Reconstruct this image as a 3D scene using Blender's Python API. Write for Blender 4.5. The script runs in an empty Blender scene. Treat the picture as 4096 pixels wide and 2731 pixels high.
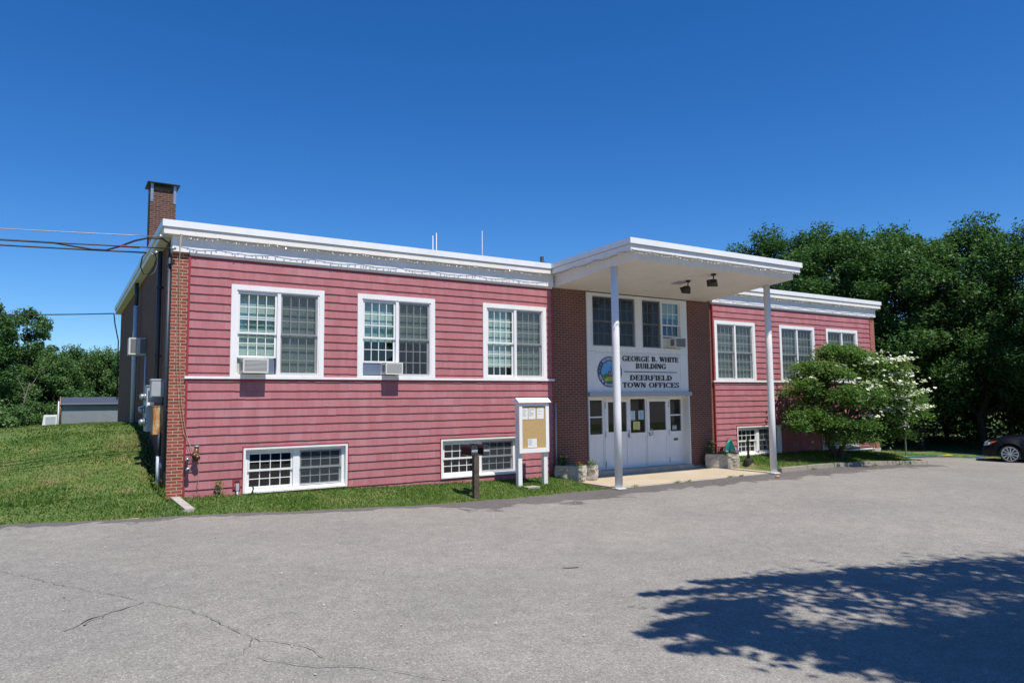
import bpy, math, random
import numpy as np
from mathutils import Vector, Matrix
rad = math.radians
sc = bpy.context.scene
C = sc.collection
RNG = random.Random(7)

# ------------------------------------------------------------------ camera
cam_d = bpy.data.cameras.new('camera')
cam = bpy.data.objects.new('camera', cam_d); C.objects.link(cam)
cam_d.sensor_width = 36; cam_d.lens = 24.7825; cam_d.clip_end = 2000; cam_d.clip_start = 0.1
rx = Vector((0.84382609, -0.53652548, -0.00989646)); ux = Vector((-0.03532962, -0.07394845, 0.99663606)); fx = Vector((0.53545247, 0.84063787, 0.08135488))
cam.matrix_world = Matrix(((rx.x, ux.x, -fx.x, -1.848), (rx.y, ux.y, -fx.y, -16.144), (rx.z, ux.z, -fx.z, 1.871), (0, 0, 0, 1)))
sc.camera = cam

# ------------------------------------------------------------------ world, sun, exposure
SUN_EL = 62.0
SUN_AZ = 0.8            # degrees from -Y towards +X
w = bpy.data.worlds.new('World'); sc.world = w; w.use_nodes = True
nt = w.node_tree; nt.nodes.clear()
wo = nt.nodes.new('ShaderNodeOutputWorld'); bg = nt.nodes.new('ShaderNodeBackground'); sky = nt.nodes.new('ShaderNodeTexSky')
sky.sky_type = 'NISHITA'; sky.sun_disc = False; sky.sun_elevation = rad(SUN_EL); sky.sun_rotation = rad(180 - SUN_AZ)
sky.altitude = 150; sky.air_density = 1.0; sky.dust_density = 0.0; sky.ozone_density = 4.0
hs = nt.nodes.new('ShaderNodeHueSaturation'); hs.inputs['Saturation'].default_value = 1.30
tn = nt.nodes.new('ShaderNodeMix'); tn.data_type = 'RGBA'; tn.blend_type = 'MULTIPLY'; tn.inputs['Factor'].default_value = 1; tn.inputs['B'].default_value = (.72, .92, 1.17, 1)
nt.links.new(sky.outputs[0], hs.inputs['Color']); nt.links.new(hs.outputs[0], tn.inputs['A']); nt.links.new(tn.outputs['Result'], bg.inputs[0])
bg.inputs[1].default_value = 0.088
nt.links.new(bg.outputs[0], wo.inputs[0])
sd = bpy.data.lights.new('sun', 'SUN'); sd.energy = 4.4; sd.angle = rad(0.53); sd.color = (1.0, 0.94, 0.86)
sun = bpy.data.objects.new('sun', sd); C.objects.link(sun)
S = Vector((math.cos(rad(SUN_EL)) * math.sin(rad(SUN_AZ)), -math.cos(rad(SUN_EL)) * math.cos(rad(SUN_AZ)), math.sin(rad(SUN_EL))))
sun.rotation_euler = S.to_track_quat('Z', 'Y').to_euler(); sun.location = (0, -30, 40)
vs = sc.view_settings; vs.view_transform = 'Standard'; vs.look = 'None'; vs.exposure = 0.38; vs.gamma = 1; vs.use_curve_mapping = False
sc.cycles.max_bounces = 8; sc.cycles.transparent_max_bounces = 12

# ------------------------------------------------------------------ helpers
def sm(t): t = max(0.0, min(1.0, t)); return t * t * (3 - 2 * t)
def lot(x, y=0): return -.2 - .2 * sm((x + 2) / 9) - .45 * sm((x - 18) / 13)
def lerp_tab(t, tab):
    if t <= tab[0][0]: return tab[0][1]
    for (a, va), (b, vb) in zip(tab, tab[1:]):
        if t <= b: return va + (vb - va) * (t - a) / (b - a)
    return tab[-1][1]
MOUND = [(-1.9, -.24), (-1.5, -.22), (-.9, -.1), (0, .05), (1.1, .32), (2.5, .78), (3.6, 1.1), (4.6, 1.24), (6, 1.28), (9, 1.24), (12, 1.13), (16, .9), (22, .3), (34, -1.2), (60, -3.0), (400, -3.0)]
def edge_y(x):      # asphalt edge along the building
    return lerp_tab(x, [(-40, 6), (-12, 1.2), (-6, -.1), (-2.7, -.97), (-1.4, -1.42), (0, -1.6), (2.3, -1.91), (5, -2.16), (7.2, -2.27), (9.8, -2.3), (16.3, -2.42), (19.3, -2.4), (24.2, -2.3), (25.0, -1.6), (25.6, 0.2), (26.6, 1.6), (28.5, 1.9), (30.6, 1.0), (31.2, -.1), (31.5, -2.0), (33, -8), (36, -40)])
def ground(x, y):
    L = lot(x)
    if y < edge_y(x) - .25 and x > -300: return L - .07
    if x < 0.0:
        e = edge_y(x); m = lerp_tab(y - (e + 1.6) * (1 if y < 4 else max(0, 1 - (y - 4) / 6)), MOUND)
        m -= .22 * sm((-x - 1.0) / 5) * sm((y - e - 1) / 4); m += .02 * math.sin(x * 1.7 + y) * (1 if y > e + .5 else 0)
        return max(m, L - .03) if y < e + .5 else m
    if y > 0.3 and x < 25.9:
        return -.35 if y < 15.4 else lerp_tab(y, [(15.4, .9), (22, .3), (34, -1.2), (60, -3)])
    if x < 9.8:   # strip before the left wing
        e = edge_y(x); t = sm((y - e) / (-.02 - e)); wl = -.12 - .17 * sm(x / 9.5)
        return (L - .01) * (1 - t) + (wl) * t
    if x < 16.3: return L - .06
    if x < 25:    # right lawn
        if y < -2.38: return L - .07
        e = -2.35; t = sm((y - e) / 2.0); wl = -.14 - .16 * sm((x - 21) / 4)
        return (L + .115) * (1 - t) + wl * t
    if x < 26.5:
        return L - .0 + .06 * sm((y - edge_y(x)) / 1.0)
    return L + .02 if y > edge_y(x) else L - .04

class MB:
    def __init__(s): s.v = []; s.f = []; s.m = []; s.cur = 0
    def add(s, vs, fs):
        b = len(s.v); s.v += [tuple(p) for p in vs]; s.f += [tuple(i + b for i in f) for f in fs]; s.m += [s.cur] * len(fs); return s
    def box(s, x0, x1, y0, y1, z0, z1):
        return s.add([(x0, y0, z0), (x1, y0, z0), (x1, y1, z0), (x0, y1, z0), (x0, y0, z1), (x1, y0, z1), (x1, y1, z1), (x0, y1, z1)],
                     [(0, 3, 2, 1), (4, 5, 6, 7), (0, 1, 5, 4), (1, 2, 6, 5), (2, 3, 7, 6), (3, 0, 4, 7)])
    def quad(s, a, b, c, d): return s.add([a, b, c, d], [(0, 1, 2, 3)])
    def tube(s, pts, r, n=8, caps=True):
        pts = [Vector(p) for p in pts]; rs = r if isinstance(r, (list, tuple)) else [r] * len(pts)
        vs = []; fs = []; t0 = (pts[1] - pts[0]).normalized()
        a = t0.orthogonal().normalized()
        for i, p in enumerate(pts):
            t = ((pts[min(i + 1, len(pts) - 1)] - pts[max(i - 1, 0)])).normalized()
            a = (a - t * a.dot(t)); a = a.normalized() if a.length > 1e-6 else t.orthogonal().normalized()
            b = t.cross(a)
            for k in range(n):
                an = 2 * math.pi * k / n; vs.append(p + (a * math.cos(an) + b * math.sin(an)) * rs[i])
        for i in range(len(pts) - 1):
            for k in range(n): k2 = (k + 1) % n; fs.append((i * n + k, i * n + k2, (i + 1) * n + k2, (i + 1) * n + k))
        if caps: fs += [tuple(range(n))[::-1], tuple(range((len(pts) - 1) * n, len(pts) * n))]
        return s.add(vs, fs)
    def cyl(s, a, b, r, n=16): return s.tube([a, b], r, n)
    def poly(s, pts, y0, y1):        # polygon in x-z, extruded in y (front = y0)
        n = len(pts)
        s.add([(x, y0, z) for x, z in pts] + [(x, y1, z) for x, z in pts], [tuple(range(n)), tuple(range(2 * n - 1, n - 1, -1))] + [(i, i + n, (i + 1) % n + n, (i + 1) % n) for i in range(n)])
        return s
    def build(s, name, mats, parent=None, smooth=False, loc=None):
        me = bpy.data.meshes.new(name); me.from_pydata(s.v, [], s.f)
        if not isinstance(mats, (list, tuple)): mats = [mats]
        for m in mats: me.materials.append(m)
        if len(mats) > 1: me.polygons.foreach_set('material_index', s.m)
        if smooth: me.polygons.foreach_set('use_smooth', [True] * len(s.f))
        me.update()
        return link(me, name, parent, loc)
def link(me, name, parent=None, loc=None):
    o = bpy.data.objects.new(name, me); C.objects.link(o)
    if loc is not None: o.location = loc
    if parent is not None:
        o.parent = parent
        if parent.type == 'EMPTY' and not parent.get('_local'): o.matrix_parent_inverse = Matrix.Translation(-Vector(parent.location))
    return o
def tag(o, label=None, cat=None, group=None, kind=None):
    if label: o['label'] = label
    if cat: o['category'] = cat
    if group: o['group'] = group
    if kind: o['kind'] = kind
    return o
def thing(name, label, cat, loc=(0, 0, 0), group=None):
    o = bpy.data.objects.new(name, None); C.objects.link(o); o.location = loc; o.empty_display_size = .2
    return tag(o, label, cat, group)
def copy_tree(o, loc=None, parent=None):
    c = o.copy(); C.objects.link(c)
    if parent is not None: c.parent = parent
    for ch in list(o.children): copy_tree(ch, None, c)
    if loc is not None: c.location = loc
    return c

# ------------------------------------------------------------------ materials
def mat(name, col=(.8, .8, .8), rough=.6, metal=0, spec=.5):
    m = bpy.data.materials.new(name); m.use_nodes = True; b = m.node_tree.nodes['Principled BSDF']
    b.inputs['Base Color'].default_value = (*col, 1); b.inputs['Roughness'].default_value = rough; b.inputs['Metallic'].default_value = metal
    b.inputs['Specular IOR Level'].default_value = spec
    return m
def N(m, t, **k):
    n = m.node_tree.nodes.new(t)
    for a, v in k.items(): setattr(n, a, v)
    return n
def L(m, a, b): m.node_tree.links.new(a, b)
def bsdf(m): return m.node_tree.nodes['Principled BSDF']
def ramp(m, src, stops):
    r = N(m, 'ShaderNodeValToRGB'); els = r.color_ramp.elements
    while len(els) < len(stops): els.new(.5)
    for e, (p, c) in zip(els, stops): e.position = p; e.color = (*c, 1)
    L(m, src, r.inputs[0]); return r.outputs[0]
def noise(m, scale, detail=4, rough=.55, vec=None):
    n = N(m, 'ShaderNodeTexNoise'); n.inputs['Scale'].default_value = scale; n.inputs['Detail'].default_value = detail; n.inputs['Roughness'].default_value = rough
    if vec is None:
        g = N(m, 'ShaderNodeNewGeometry'); vec = g.outputs['Position']
    L(m, vec, n.inputs['Vector']); return n.outputs['Fac']
def mix(m, a, b, fac, mode='MIX'):
    x = N(m, 'ShaderNodeMix', data_type='RGBA', blend_type=mode)
    for s, v in ((x.inputs['A'], a), (x.inputs['B'], b), (x.inputs['Factor'], fac)):
        if isinstance(v, (int, float)): s.default_value = v
        elif isinstance(v, tuple): s.default_value = (*v, 1)
        else: L(m, v, s)
    return x.outputs['Result']
def bump(m, src, st, dist=.01):
    b = N(m, 'ShaderNodeBump'); b.inputs['Strength'].default_value = st; b.inputs['Distance'].default_value = dist
    L(m, src, b.inputs['Height']); L(m, b.outputs[0], bsdf(m).inputs['Normal'])
def noisy(name, c1, c2, scale, rough=.6, metal=0, bmp=0, spec=.5, detail=5, lo=.35, hi=.65):
    m = mat(name, c1, rough, metal, spec); f = noise(m, scale, detail)
    L(m, ramp(m, f, [(lo, c1), (hi, c2)]), bsdf(m).inputs['Base Color'])
    if bmp: bump(m, f, bmp, .01)
    return m
M = {}
def painted(name, c, rough, amt, sc_=3.0):
    m = mat(name, c, rough); g = N(m, 'ShaderNodeNewGeometry'); mp = N(m, 'ShaderNodeMapping'); mp.inputs['Scale'].default_value = (sc_ * 2.2, sc_ * 2.2, .35); L(m, g.outputs['Position'], mp.inputs[0])
    f = noise(m, 1.5, 6, .65, mp.outputs[0]); f2 = noise(m, 1.1, 5)
    k = 1 - amt
    c1 = mix(m, c, ramp(m, f, [(.38, (1, 1, 1)), (.75, (k, k * .985, k * .955))]), 1.0, 'MULTIPLY'); c2 = mix(m, c1, ramp(m, f2, [(.3, (.95, .95, .945)), (.7, (1.03, 1.03, 1.03))]), 1.0, 'MULTIPLY')
    L(m, c2, bsdf(m).inputs['Base Color']); return m
M['white'] = painted('white_paint', (.80, .80, .79), .45, .08, 1.8)
M['cream'] = painted('cream_paint', (.80, .77, .71), .6, .07, 1.5)
M['coping'] = painted('white_metal_coping', (.80, .82, .83), .35, .07, 1.2)
M['sash'] = mat('white_sash', (.74, .75, .74), .4)
M['graytrim'] = mat('grey_trim', (.36, .39, .42), .5)
M['redtrim'] = noisy('red_trim', (.30, .035, .04), (.25, .03, .035), 3, .5)
M['black'] = mat('black_metal', (.012, .012, .013), .4)
M['dark'] = mat('dark_interior', (.03, .03, .032), .9)
M['floor'] = mat('interior_floor', (.12, .11, .1), .8)
M['galv'] = noisy('galvanised_steel', (.42, .45, .48), (.30, .33, .35), 6, .35, .7)
M['pvc'] = mat('pale_pvc', (.50, .54, .60), .4)
M['darkpipe'] = mat('dark_pipe', (.035, .045, .06), .5)
M['greybox'] = noisy('grey_enamel', (.42, .45, .47), (.36, .39, .41), 4, .4)
M['concrete'] = noisy('concrete', (.44, .41, .35), (.34, .32, .28), 3, .85, 0, .2)
M['walk'] = noisy('tan_concrete', (.50, .42, .30), (.42, .35, .25), 1.2, .85, 0, .1, lo=.3, hi=.7)
M['stone'] = noisy('rough_granite', (.46, .42, .35), (.36, .33, .275), 6, .85, 0, .8)
M['soil'] = noisy('soil', (.03, .02, .013), (.06, .04, .025), 20, .95)
M['wood'] = noisy('weathered_wood', (.11, .085, .06), (.055, .04, .03), 12, .85)
M['cork'] = noisy('cork_board', (.50, .34, .15), (.42, .28, .12), 30, .9)
M['paper'] = mat('paper', (.72, .72, .70), .7)
M['paperblue'] = mat('pale_blue_paper', (.45, .60, .68), .7)
M['paperyellow'] = mat('yellow_paper', (.62, .62, .22), .7)
M['ink'] = mat('ink', (.08, .08, .08), .7)
M['letters'] = mat('black_letters', (.008, .008, .009), .45)
M['hose'] = mat('green_hose', (.01, .20, .16), .35)
M['rope'] = mat('rope', (.42, .33, .20), .8)
M['brass'] = mat('aged_brass', (.16, .09, .05), .45, .6)
M['hydrantgrey'] = mat('grey_cap', (.30, .32, .33), .35, .5)
M['rubber'] = mat('black_rubber', (.012, .012, .012), .8)

def brick_mat(name, cols, mortar, bw=.203, bh=.0677, ms=.009):
    m = mat(name, cols[0], .85); g = N(m, 'ShaderNodeNewGeometry')
    sp = N(m, 'ShaderNodeSeparateXYZ'); L(m, g.outputs['Position'], sp.inputs[0])
    sn = N(m, 'ShaderNodeSeparateXYZ'); L(m, g.outputs['Normal'], sn.inputs[0])
    ab = N(m, 'ShaderNodeMath', operation='ABSOLUTE'); L(m, sn.outputs[0], ab.inputs[0])
    gt = N(m, 'ShaderNodeMath', operation='GREATER_THAN'); L(m, ab.outputs[0], gt.inputs[0]); gt.inputs[1].default_value = .5
    mx = N(m, 'ShaderNodeMix', data_type='FLOAT'); L(m, gt.outputs[0], mx.inputs['Factor']); L(m, sp.outputs[0], mx.inputs['A']); L(m, sp.outputs[1], mx.inputs['B'])
    cb = N(m, 'ShaderNodeCombineXYZ'); L(m, mx.outputs['Result'], cb.inputs[0]); L(m, sp.outputs[2], cb.inputs[1])
    wob = N(m, 'ShaderNodeTexNoise'); wob.inputs['Scale'].default_value = 9; L(m, g.outputs['Position'], wob.inputs['Vector'])
    vm = N(m, 'ShaderNodeVectorMath', operation='MULTIPLY_ADD'); L(m, wob.outputs['Color'], vm.inputs[0]); vm.inputs[1].default_value = (.004, .004, 0); L(m, cb.outputs[0], vm.inputs[2])
    b = N(m, 'ShaderNodeTexBrick'); b.offset = .5; b.inputs['Scale'].default_value = 1; b.inputs['Brick Width'].default_value = bw; b.inputs['Row Height'].default_value = bh
    b.inputs['Mortar Size'].default_value = ms; b.inputs['Mortar Smooth'].default_value = .15; b.inputs['Bias'].default_value = 0
    L(m, vm.outputs[0], b.inputs['Vector'])
    # per-brick tint
    fl = N(m, 'ShaderNodeVectorMath', operation='DIVIDE'); L(m, cb.outputs[0], fl.inputs[0]); fl.inputs[1].default_value = (bw, bh, 1)
    wn = N(m, 'ShaderNodeTexWhiteNoise'); f2 = N(m, 'ShaderNodeVectorMath', operation='FLOOR'); L(m, fl.outputs[0], f2.inputs[0]); L(m, f2.outputs[0], wn.inputs['Vector'])
    pat = ramp(m, wn.outputs['Value'], [(0, cols[0]), (.5, cols[1]), (1, cols[2])])
    big = ramp(m, noise(m, 1.1, 5), [(.3, (.82, .82, .82)), (.7, (1.1, 1.1, 1.1))])
    pat = mix(m, pat, big, 1.0, 'MULTIPLY')
    L(m, mix(m, pat, mortar, b.outputs['Fac']), bsdf(m).inputs['Base Color'])
    bump(m, b.outputs['Fac'], -.5, .006)
    return m
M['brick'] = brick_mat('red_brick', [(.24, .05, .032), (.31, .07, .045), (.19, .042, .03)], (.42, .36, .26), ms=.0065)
M['brickbrown'] = brick_mat('brown_brick', [(.15, .046, .033), (.18, .056, .04), (.12, .04, .032)], (.30, .22, .16), ms=.007)
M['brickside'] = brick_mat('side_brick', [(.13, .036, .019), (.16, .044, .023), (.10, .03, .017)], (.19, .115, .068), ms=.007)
M['brickchim'] = brick_mat('chimney_brick', [(.085, .03, .024), (.115, .04, .03), (.035, .02, .018)], (.19, .13, .09), ms=.008)

def shingle_mat():
    m = mat('red_shingle', (.42, .12, .14), .75)
    a = N(m, 'ShaderNodeAttribute', attribute_name='tint')
    c = ramp(m, a.outputs['Fac'], [(0, (.36, .122, .132)), (.6, (.39, .142, .155)), (1, (.42, .18, .193))])
    g = N(m, 'ShaderNodeNewGeometry'); st = N(m, 'ShaderNodeMapping'); st.inputs['Scale'].default_value = (2.2, 1, .35); L(m, g.outputs['Position'], st.inputs[0])
    n1 = noise(m, 2.0, 5, .6, st.outputs[0])
    c = mix(m, c, ramp(m, n1, [(.3, (.9, .84, .84)), (.7, (1.06, 1.14, 1.14))]), 1.0, 'MULTIPLY')
    st2 = N(m, 'ShaderNodeMapping'); st2.inputs['Scale'].default_value = (60, 20, 5); L(m, g.outputs['Position'], st2.inputs[0])
    n2 = noise(m, 1.5, 3, .5, st2.outputs[0])
    c = mix(m, c, ramp(m, n2, [(.3, (.93, .93, .93)), (.7, (1.05, 1.05, 1.05))]), 1.0, 'MULTIPLY')
    L(m, c, bsdf(m).inputs['Base Color']); bump(m, n2, .25, .004)
    return m
M['shingle'] = shingle_mat()

def asphalt_mat():
    m = mat('asphalt', (.2, .2, .2), .85, spec=.3)
    g = N(m, 'ShaderNodeNewGeometry')
    v = N(m, 'ShaderNodeTexVoronoi'); v.inputs['Scale'].default_value = 75; L(m, g.outputs['Position'], v.inputs['Vector'])
    wn = ramp(m, v.outputs['Color'], [(0, (.17, .161, .142)), (.45, (.25, .237, .210)), (.85, (.325, .308, .275)), (1, (.50, .48, .44))])
    big = ramp(m, noise(m, .35, 6, .6), [(.3, (.88, .88, .89)), (.7, (1.1, 1.09, 1.07))])
    med = ramp(m, noise(m, 4.0, 6, .7), [(.25, (.82, .82, .82)), (.75, (1.14, 1.14, 1.14))])
    fine = ramp(m, noise(m, 26, 4, .7), [(.25, (.86, .86, .86)), (.75, (1.13, 1.13, 1.13))])
    c = mix(m, mix(m, mix(m, wn, big, 1.0, 'MULTIPLY'), med, 1.0, 'MULTIPLY'), fine, 1.0, 'MULTIPLY')
    # newer, darker sealed band along the lawn and walk (attribute painted on the seal strip of the mesh)
    a = N(m, 'ShaderNodeAttribute', attribute_name='seal')
    n = noise(m, 1.6, 5, .65); ad = N(m, 'ShaderNodeMath', operation='MULTIPLY_ADD'); L(m, n, ad.inputs[0]); ad.inputs[1].default_value = 1.2; L(m, a.outputs['Fac'], ad.inputs[2])
    sl = ramp(m, ad.outputs[0], [(.95, (1, 1, 1)), (1.35, (.50, .49, .52))])
    c = mix(m, c, sl, 1.0, 'MULTIPLY')
    L(m, c, bsdf(m).inputs['Base Color']); bump(m, v.outputs['Distance'], .5, .008)
    return m
M['asphalt'] = asphalt_mat()
M['crack'] = mat('crack_filler', (.155, .148, .135), .9)
M['stain'] = mat('dark_stain', (.06, .058, .058), .8)

def soilgrass_mat():
    m = mat('lawn_soil', (.05, .08, .02), .95)
    f = noise(m, 1.3, 8, .65); f2 = noise(m, 14, 5, .6)
    c = ramp(m, f, [(.36, (.065, .12, .024)), (.54, (.105, .15, .034)), (.63, (.18, .16, .065)), (.7, (.27, .20, .115))])
    c = mix(m, c, ramp(m, f2, [(.3, (.7, .7, .7)), (.7, (1.25, 1.25, 1.2))]), 1.0, 'MULTIPLY')
    L(m, c, bsdf(m).inputs['Base Color']); bump(m, f2, .6, .03)
    return m
M['lawnsoil'] = soilgrass_mat()
M['sand'] = noisy('sandy_edge', (.36, .28, .18), (.22, .18, .11), 8, .95)

def leaf_mat(name, c1, c2, c3, trans=.25, scale=.5):
    m = bpy.data.materials.new(name); m.use_nodes = True; t = m.node_tree; t.nodes.clear()
    o = N(m, 'ShaderNodeOutputMaterial'); d = N(m, 'ShaderNodeBsdfDiffuse'); tr = N(m, 'ShaderNodeBsdfTranslucent'); gl = N(m, 'ShaderNodeBsdfGlossy')
    a = N(m, 'ShaderNodeAttribute', attribute_name='tint'); oi = N(m, 'ShaderNodeObjectInfo')
    ad = N(m, 'ShaderNodeMath', operation='MULTIPLY_ADD'); L(m, oi.outputs['Random'], ad.inputs[0]); ad.inputs[1].default_value = .35; L(m, a.outputs['Fac'], ad.inputs[2])
    ml = N(m, 'ShaderNodeMath', operation='MULTIPLY'); L(m, ad.outputs[0], ml.inputs[0]); ml.inputs[1].default_value = .75
    col = ramp(m, ml.outputs[0], [(0, c1), (.5, c2), (1, c3)])
    L(m, col, d.inputs[0]); L(m, mix(m, col, (.9, 1.25, .35), .5, 'MULTIPLY'), tr.inputs[0])
    gl.inputs['Roughness'].default_value = .45; gl.inputs[0].default_value = (.9, .95, 1, 1)
    m1 = N(m, 'ShaderNodeMixShader'); m1.inputs[0].default_value = trans; L(m, d.outputs[0], m1.inputs[1]); L(m, tr.outputs[0], m1.inputs[2])
    m2 = N(m, 'ShaderNodeMixShader'); m2.inputs[0].default_value = .015; L(m, m1.outputs[0], m2.inputs[1]); L(m, gl.outputs[0], m2.inputs[2])
    L(m, m2.outputs[0], o.inputs[0]); return m
M['leaf_oak'] = leaf_mat('oak_foliage', (.042, .10, .026), (.066, .142, .038), (.11, .19, .055), .3)
M['leaf_light'] = leaf_mat('light_foliage', (.065, .13, .04), (.095, .18, .055), (.14, .22, .075), .3)
M['leaf_dog'] = leaf_mat('dogwood_foliage', (.075, .15, .03), (.11, .20, .04), (.17, .235, .07), .35)
M['bract'] = leaf_mat('cream_bracts', (.70, .72, .52), (.80, .82, .66), (.85, .86, .78), .3)
M['grassblade'] = leaf_mat('grass_blades', (.068, .14, .023), (.115, .20, .032), (.28, .25, .10), .3)
M['weed'] = leaf_mat('weed_leaf', (.10, .16, .035), (.14, .22, .05), (.2, .26, .08), .3)
M['petal_red'] = mat('red_petals', (.45, .01, .02), .6); M['petal_yellow'] = mat('yellow_petals', (.75, .5, .02), .6)
M['petal_white'] = mat('white_petals', (.8, .8, .78), .6); M['petal_purple'] = mat('lilac_petals', (.24, .18, .42), .6)
M['bark'] = noisy('bark', (.07, .055, .042), (.035, .028, .022), 10, .9, 0, .5)
M['palebark'] = noisy('pale_dead_bark', (.20, .18, .14), (.12, .11, .09), 6, .9)

def glass_mat(name, tint, refl=1.0, base=.0):
    m = bpy.data.materials.new(name); m.use_nodes = True; m.node_tree.nodes.clear()
    o = N(m, 'ShaderNodeOutputMaterial'); t = N(m, 'ShaderNodeBsdfTransparent'); t.inputs[0].default_value = (*tint, 1)
    g = N(m, 'ShaderNodeBsdfGlossy'); g.inputs['Roughness'].default_value = .02; g.inputs[0].default_value = (1, 1, 1, 1)
    lw = N(m, 'ShaderNodeLayerWeight'); f = N(m, 'ShaderNodeMath', operation='POWER'); L(m, lw.outputs['Facing'], f.inputs[0]); f.inputs[1].default_value = 3.5
    ml = N(m, 'ShaderNodeMath', operation='MULTIPLY_ADD'); ml.inputs[1].default_value = refl; ml.inputs[2].default_value = base; L(m, f.outputs[0], ml.inputs[0])
    x = N(m, 'ShaderNodeMixShader'); L(m, ml.outputs[0], x.inputs[0]); L(m, t.outputs[0], x.inputs[1]); L(m, g.outputs[0], x.inputs[2]); L(m, x.outputs[0], o.inputs[0])
    return m
M['glass'] = glass_mat('window_glass', (.78, .88, .86), .8, .07)
M['glassdoor'] = glass_mat('door_glass', (.5, .53, .53), .8, .05)
M['carglass'] = mat('car_glass', (.01, .012, .014), .05)
def screen_mat():
    m = bpy.data.materials.new('insect_screen'); m.use_nodes = True; m.node_tree.nodes.clear()
    o = N(m, 'ShaderNodeOutputMaterial'); t = N(m, 'ShaderNodeBsdfTransparent'); d = N(m, 'ShaderNodeBsdfDiffuse'); d.inputs[0].default_value = (.07, .085, .10, 1)
    x = N(m, 'ShaderNodeMixShader'); x.inputs[0].default_value = .48; L(m, t.outputs[0], x.inputs[1]); L(m, d.outputs[0], x.inputs[2]); L(m, x.outputs[0], o.inputs[0]); return m
M['screen'] = screen_mat()
def blind_mat():
    m = mat('blind_slats', (.5, .56, .5), .6); g = N(m, 'ShaderNodeNewGeometry'); sp = N(m, 'ShaderNodeSeparateXYZ'); L(m, g.outputs['Position'], sp.inputs[0])
    ml = N(m, 'ShaderNodeMath', operation='MULTIPLY'); ml.inputs[1].default_value = 22.0; L(m, sp.outputs[2], ml.inputs[0])
    fr = N(m, 'ShaderNodeMath', operation='FRACT'); L(m, ml.outputs[0], fr.inputs[0])
    c = ramp(m, fr.outputs[0], [(.0, (.17, .20, .18)), (.30, (.42, .47, .42)), (.6, (.60, .65, .58)), (1, (.52, .57, .52))])
    L(m, c, bsdf(m).inputs['Base Color']); return m
M['blind'] = blind_mat()
def rust_mat():
    m = mat('rusted_enamel', (.4, .3, .2), .8); g = N(m, 'ShaderNodeNewGeometry'); st = N(m, 'ShaderNodeMapping'); st.inputs['Scale'].default_value = (9, 9, 2.2); L(m, g.outputs['Position'], st.inputs[0])
    f = noise(m, 1.4, 8, .7, st.outputs[0])
    L(m, ramp(m, f, [(.3, (.24, .07, .02)), (.45, (.42, .18, .05)), (.55, (.55, .42, .24)), (.7, (.60, .52, .36))]), bsdf(m).inputs['Base Color']); return m
M['rust'] = rust_mat()
M['shedwall'] = noisy('grey_shed_siding', (.21, .235, .25), (.19, .21, .225), 2, .8)
M['shedroof'] = mat('dark_blue_shingles', (.05, .06, .09), .8)
M['carpaint'] = mat('black_blue_car_paint', (.003, .0045, .008), .42, spec=.22)
M['chrome'] = mat('alloy', (.45, .47, .5), .3, .9)
M['lens'] = mat('headlamp_lens', (.45, .5, .55), .1); M['orange'] = mat('amber_lens', (.75, .16, .03), .25)
M['redsleeve'] = mat('red_sleeve', (.5, .03, .03), .4)
M['bulb'] = mat('clear_bulb', (.75, .76, .72), .15)
M['wire'] = mat('dark_cable', (.015, .016, .018), .5); M['wirelight'] = mat('bare_cable', (.28, .29, .3), .4, .5)
M['lightwire'] = mat('green_light_wire', (.05, .07, .05), .6)
M['mailbox'] = mat('black_maroon_mailbox', (.016, .007, .009), .6, spec=.3); M['mailface'] = mat('slate_mailbox_door', (.03, .045, .06), .5)
M['blue'] = mat('seal_blue', (.012, .075, .22), .5); M['skyblue'] = mat('seal_sky', (.10, .36, .72), .5); M['green'] = mat('seal_green', (.03, .20, .06), .5)
M['gold'] = mat('seal_gold', (.60, .47, .03), .5); M['deer'] = mat('seal_brown', (.22, .09, .03), .5)
M['bluebit'] = mat('blue_plastic', (.03, .2, .6), .4); M['yellowbit'] = mat('yellow_plastic', (.8, .55, .03), .4)
M['acwhite'] = mat('ac_plastic', (.62, .62, .58), .5); M['acgrey'] = mat('ac_grille', (.16, .165, .16), .6)
M['foil'] = mat('foil_panel', (.22, .27, .36), .35, .5)
exec_order = 'camera, light, materials above; structure, objects below'

# ------------------------------------------------------------------ ground, lot, walks
def grid_mesh(name, xs, ys, hf, m, inside=None, attr=None):
    vs = [(x, y, hf(x, y)) for y in ys for x in xs]; nx = len(xs); fs = []
    for j in range(len(ys) - 1):
        for i in range(nx - 1):
            cx, cy = (xs[i] + xs[i + 1]) / 2, (ys[j] + ys[j + 1]) / 2
            if inside is None or inside(cx, cy): fs.append((j * nx + i, j * nx + i + 1, (j + 1) * nx + i + 1, (j + 1) * nx + i))
    me = bpy.data.meshes.new(name); me.from_pydata(vs, [], fs); me.materials.append(m); me.polygons.foreach_set('use_smooth', [True] * len(fs)); me.update()
    return link(me, name)
def frange(a, b, s): return [a + (b - a) * i / max(1, round((b - a) / s)) for i in range(max(1, round((b - a) / s)) + 1)]
gx = [-900, -400, -200, -100, -60] + frange(-40, -16, 2) + frange(-15, 28, .25)[0:] + frange(29, 60, 1.5) + [80, 150, 300, 900]
gy = [-900, -300, -100, -60, -30] + frange(-16, -4, 1.5) + frange(-3.2, 6, .2) + frange(6.5, 30, .8) + [36, 45, 60, 90, 150, 400, 900]
tag(grid_mesh('ground', gx, gy, ground, M['lawnsoil']), kind='structure')

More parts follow.
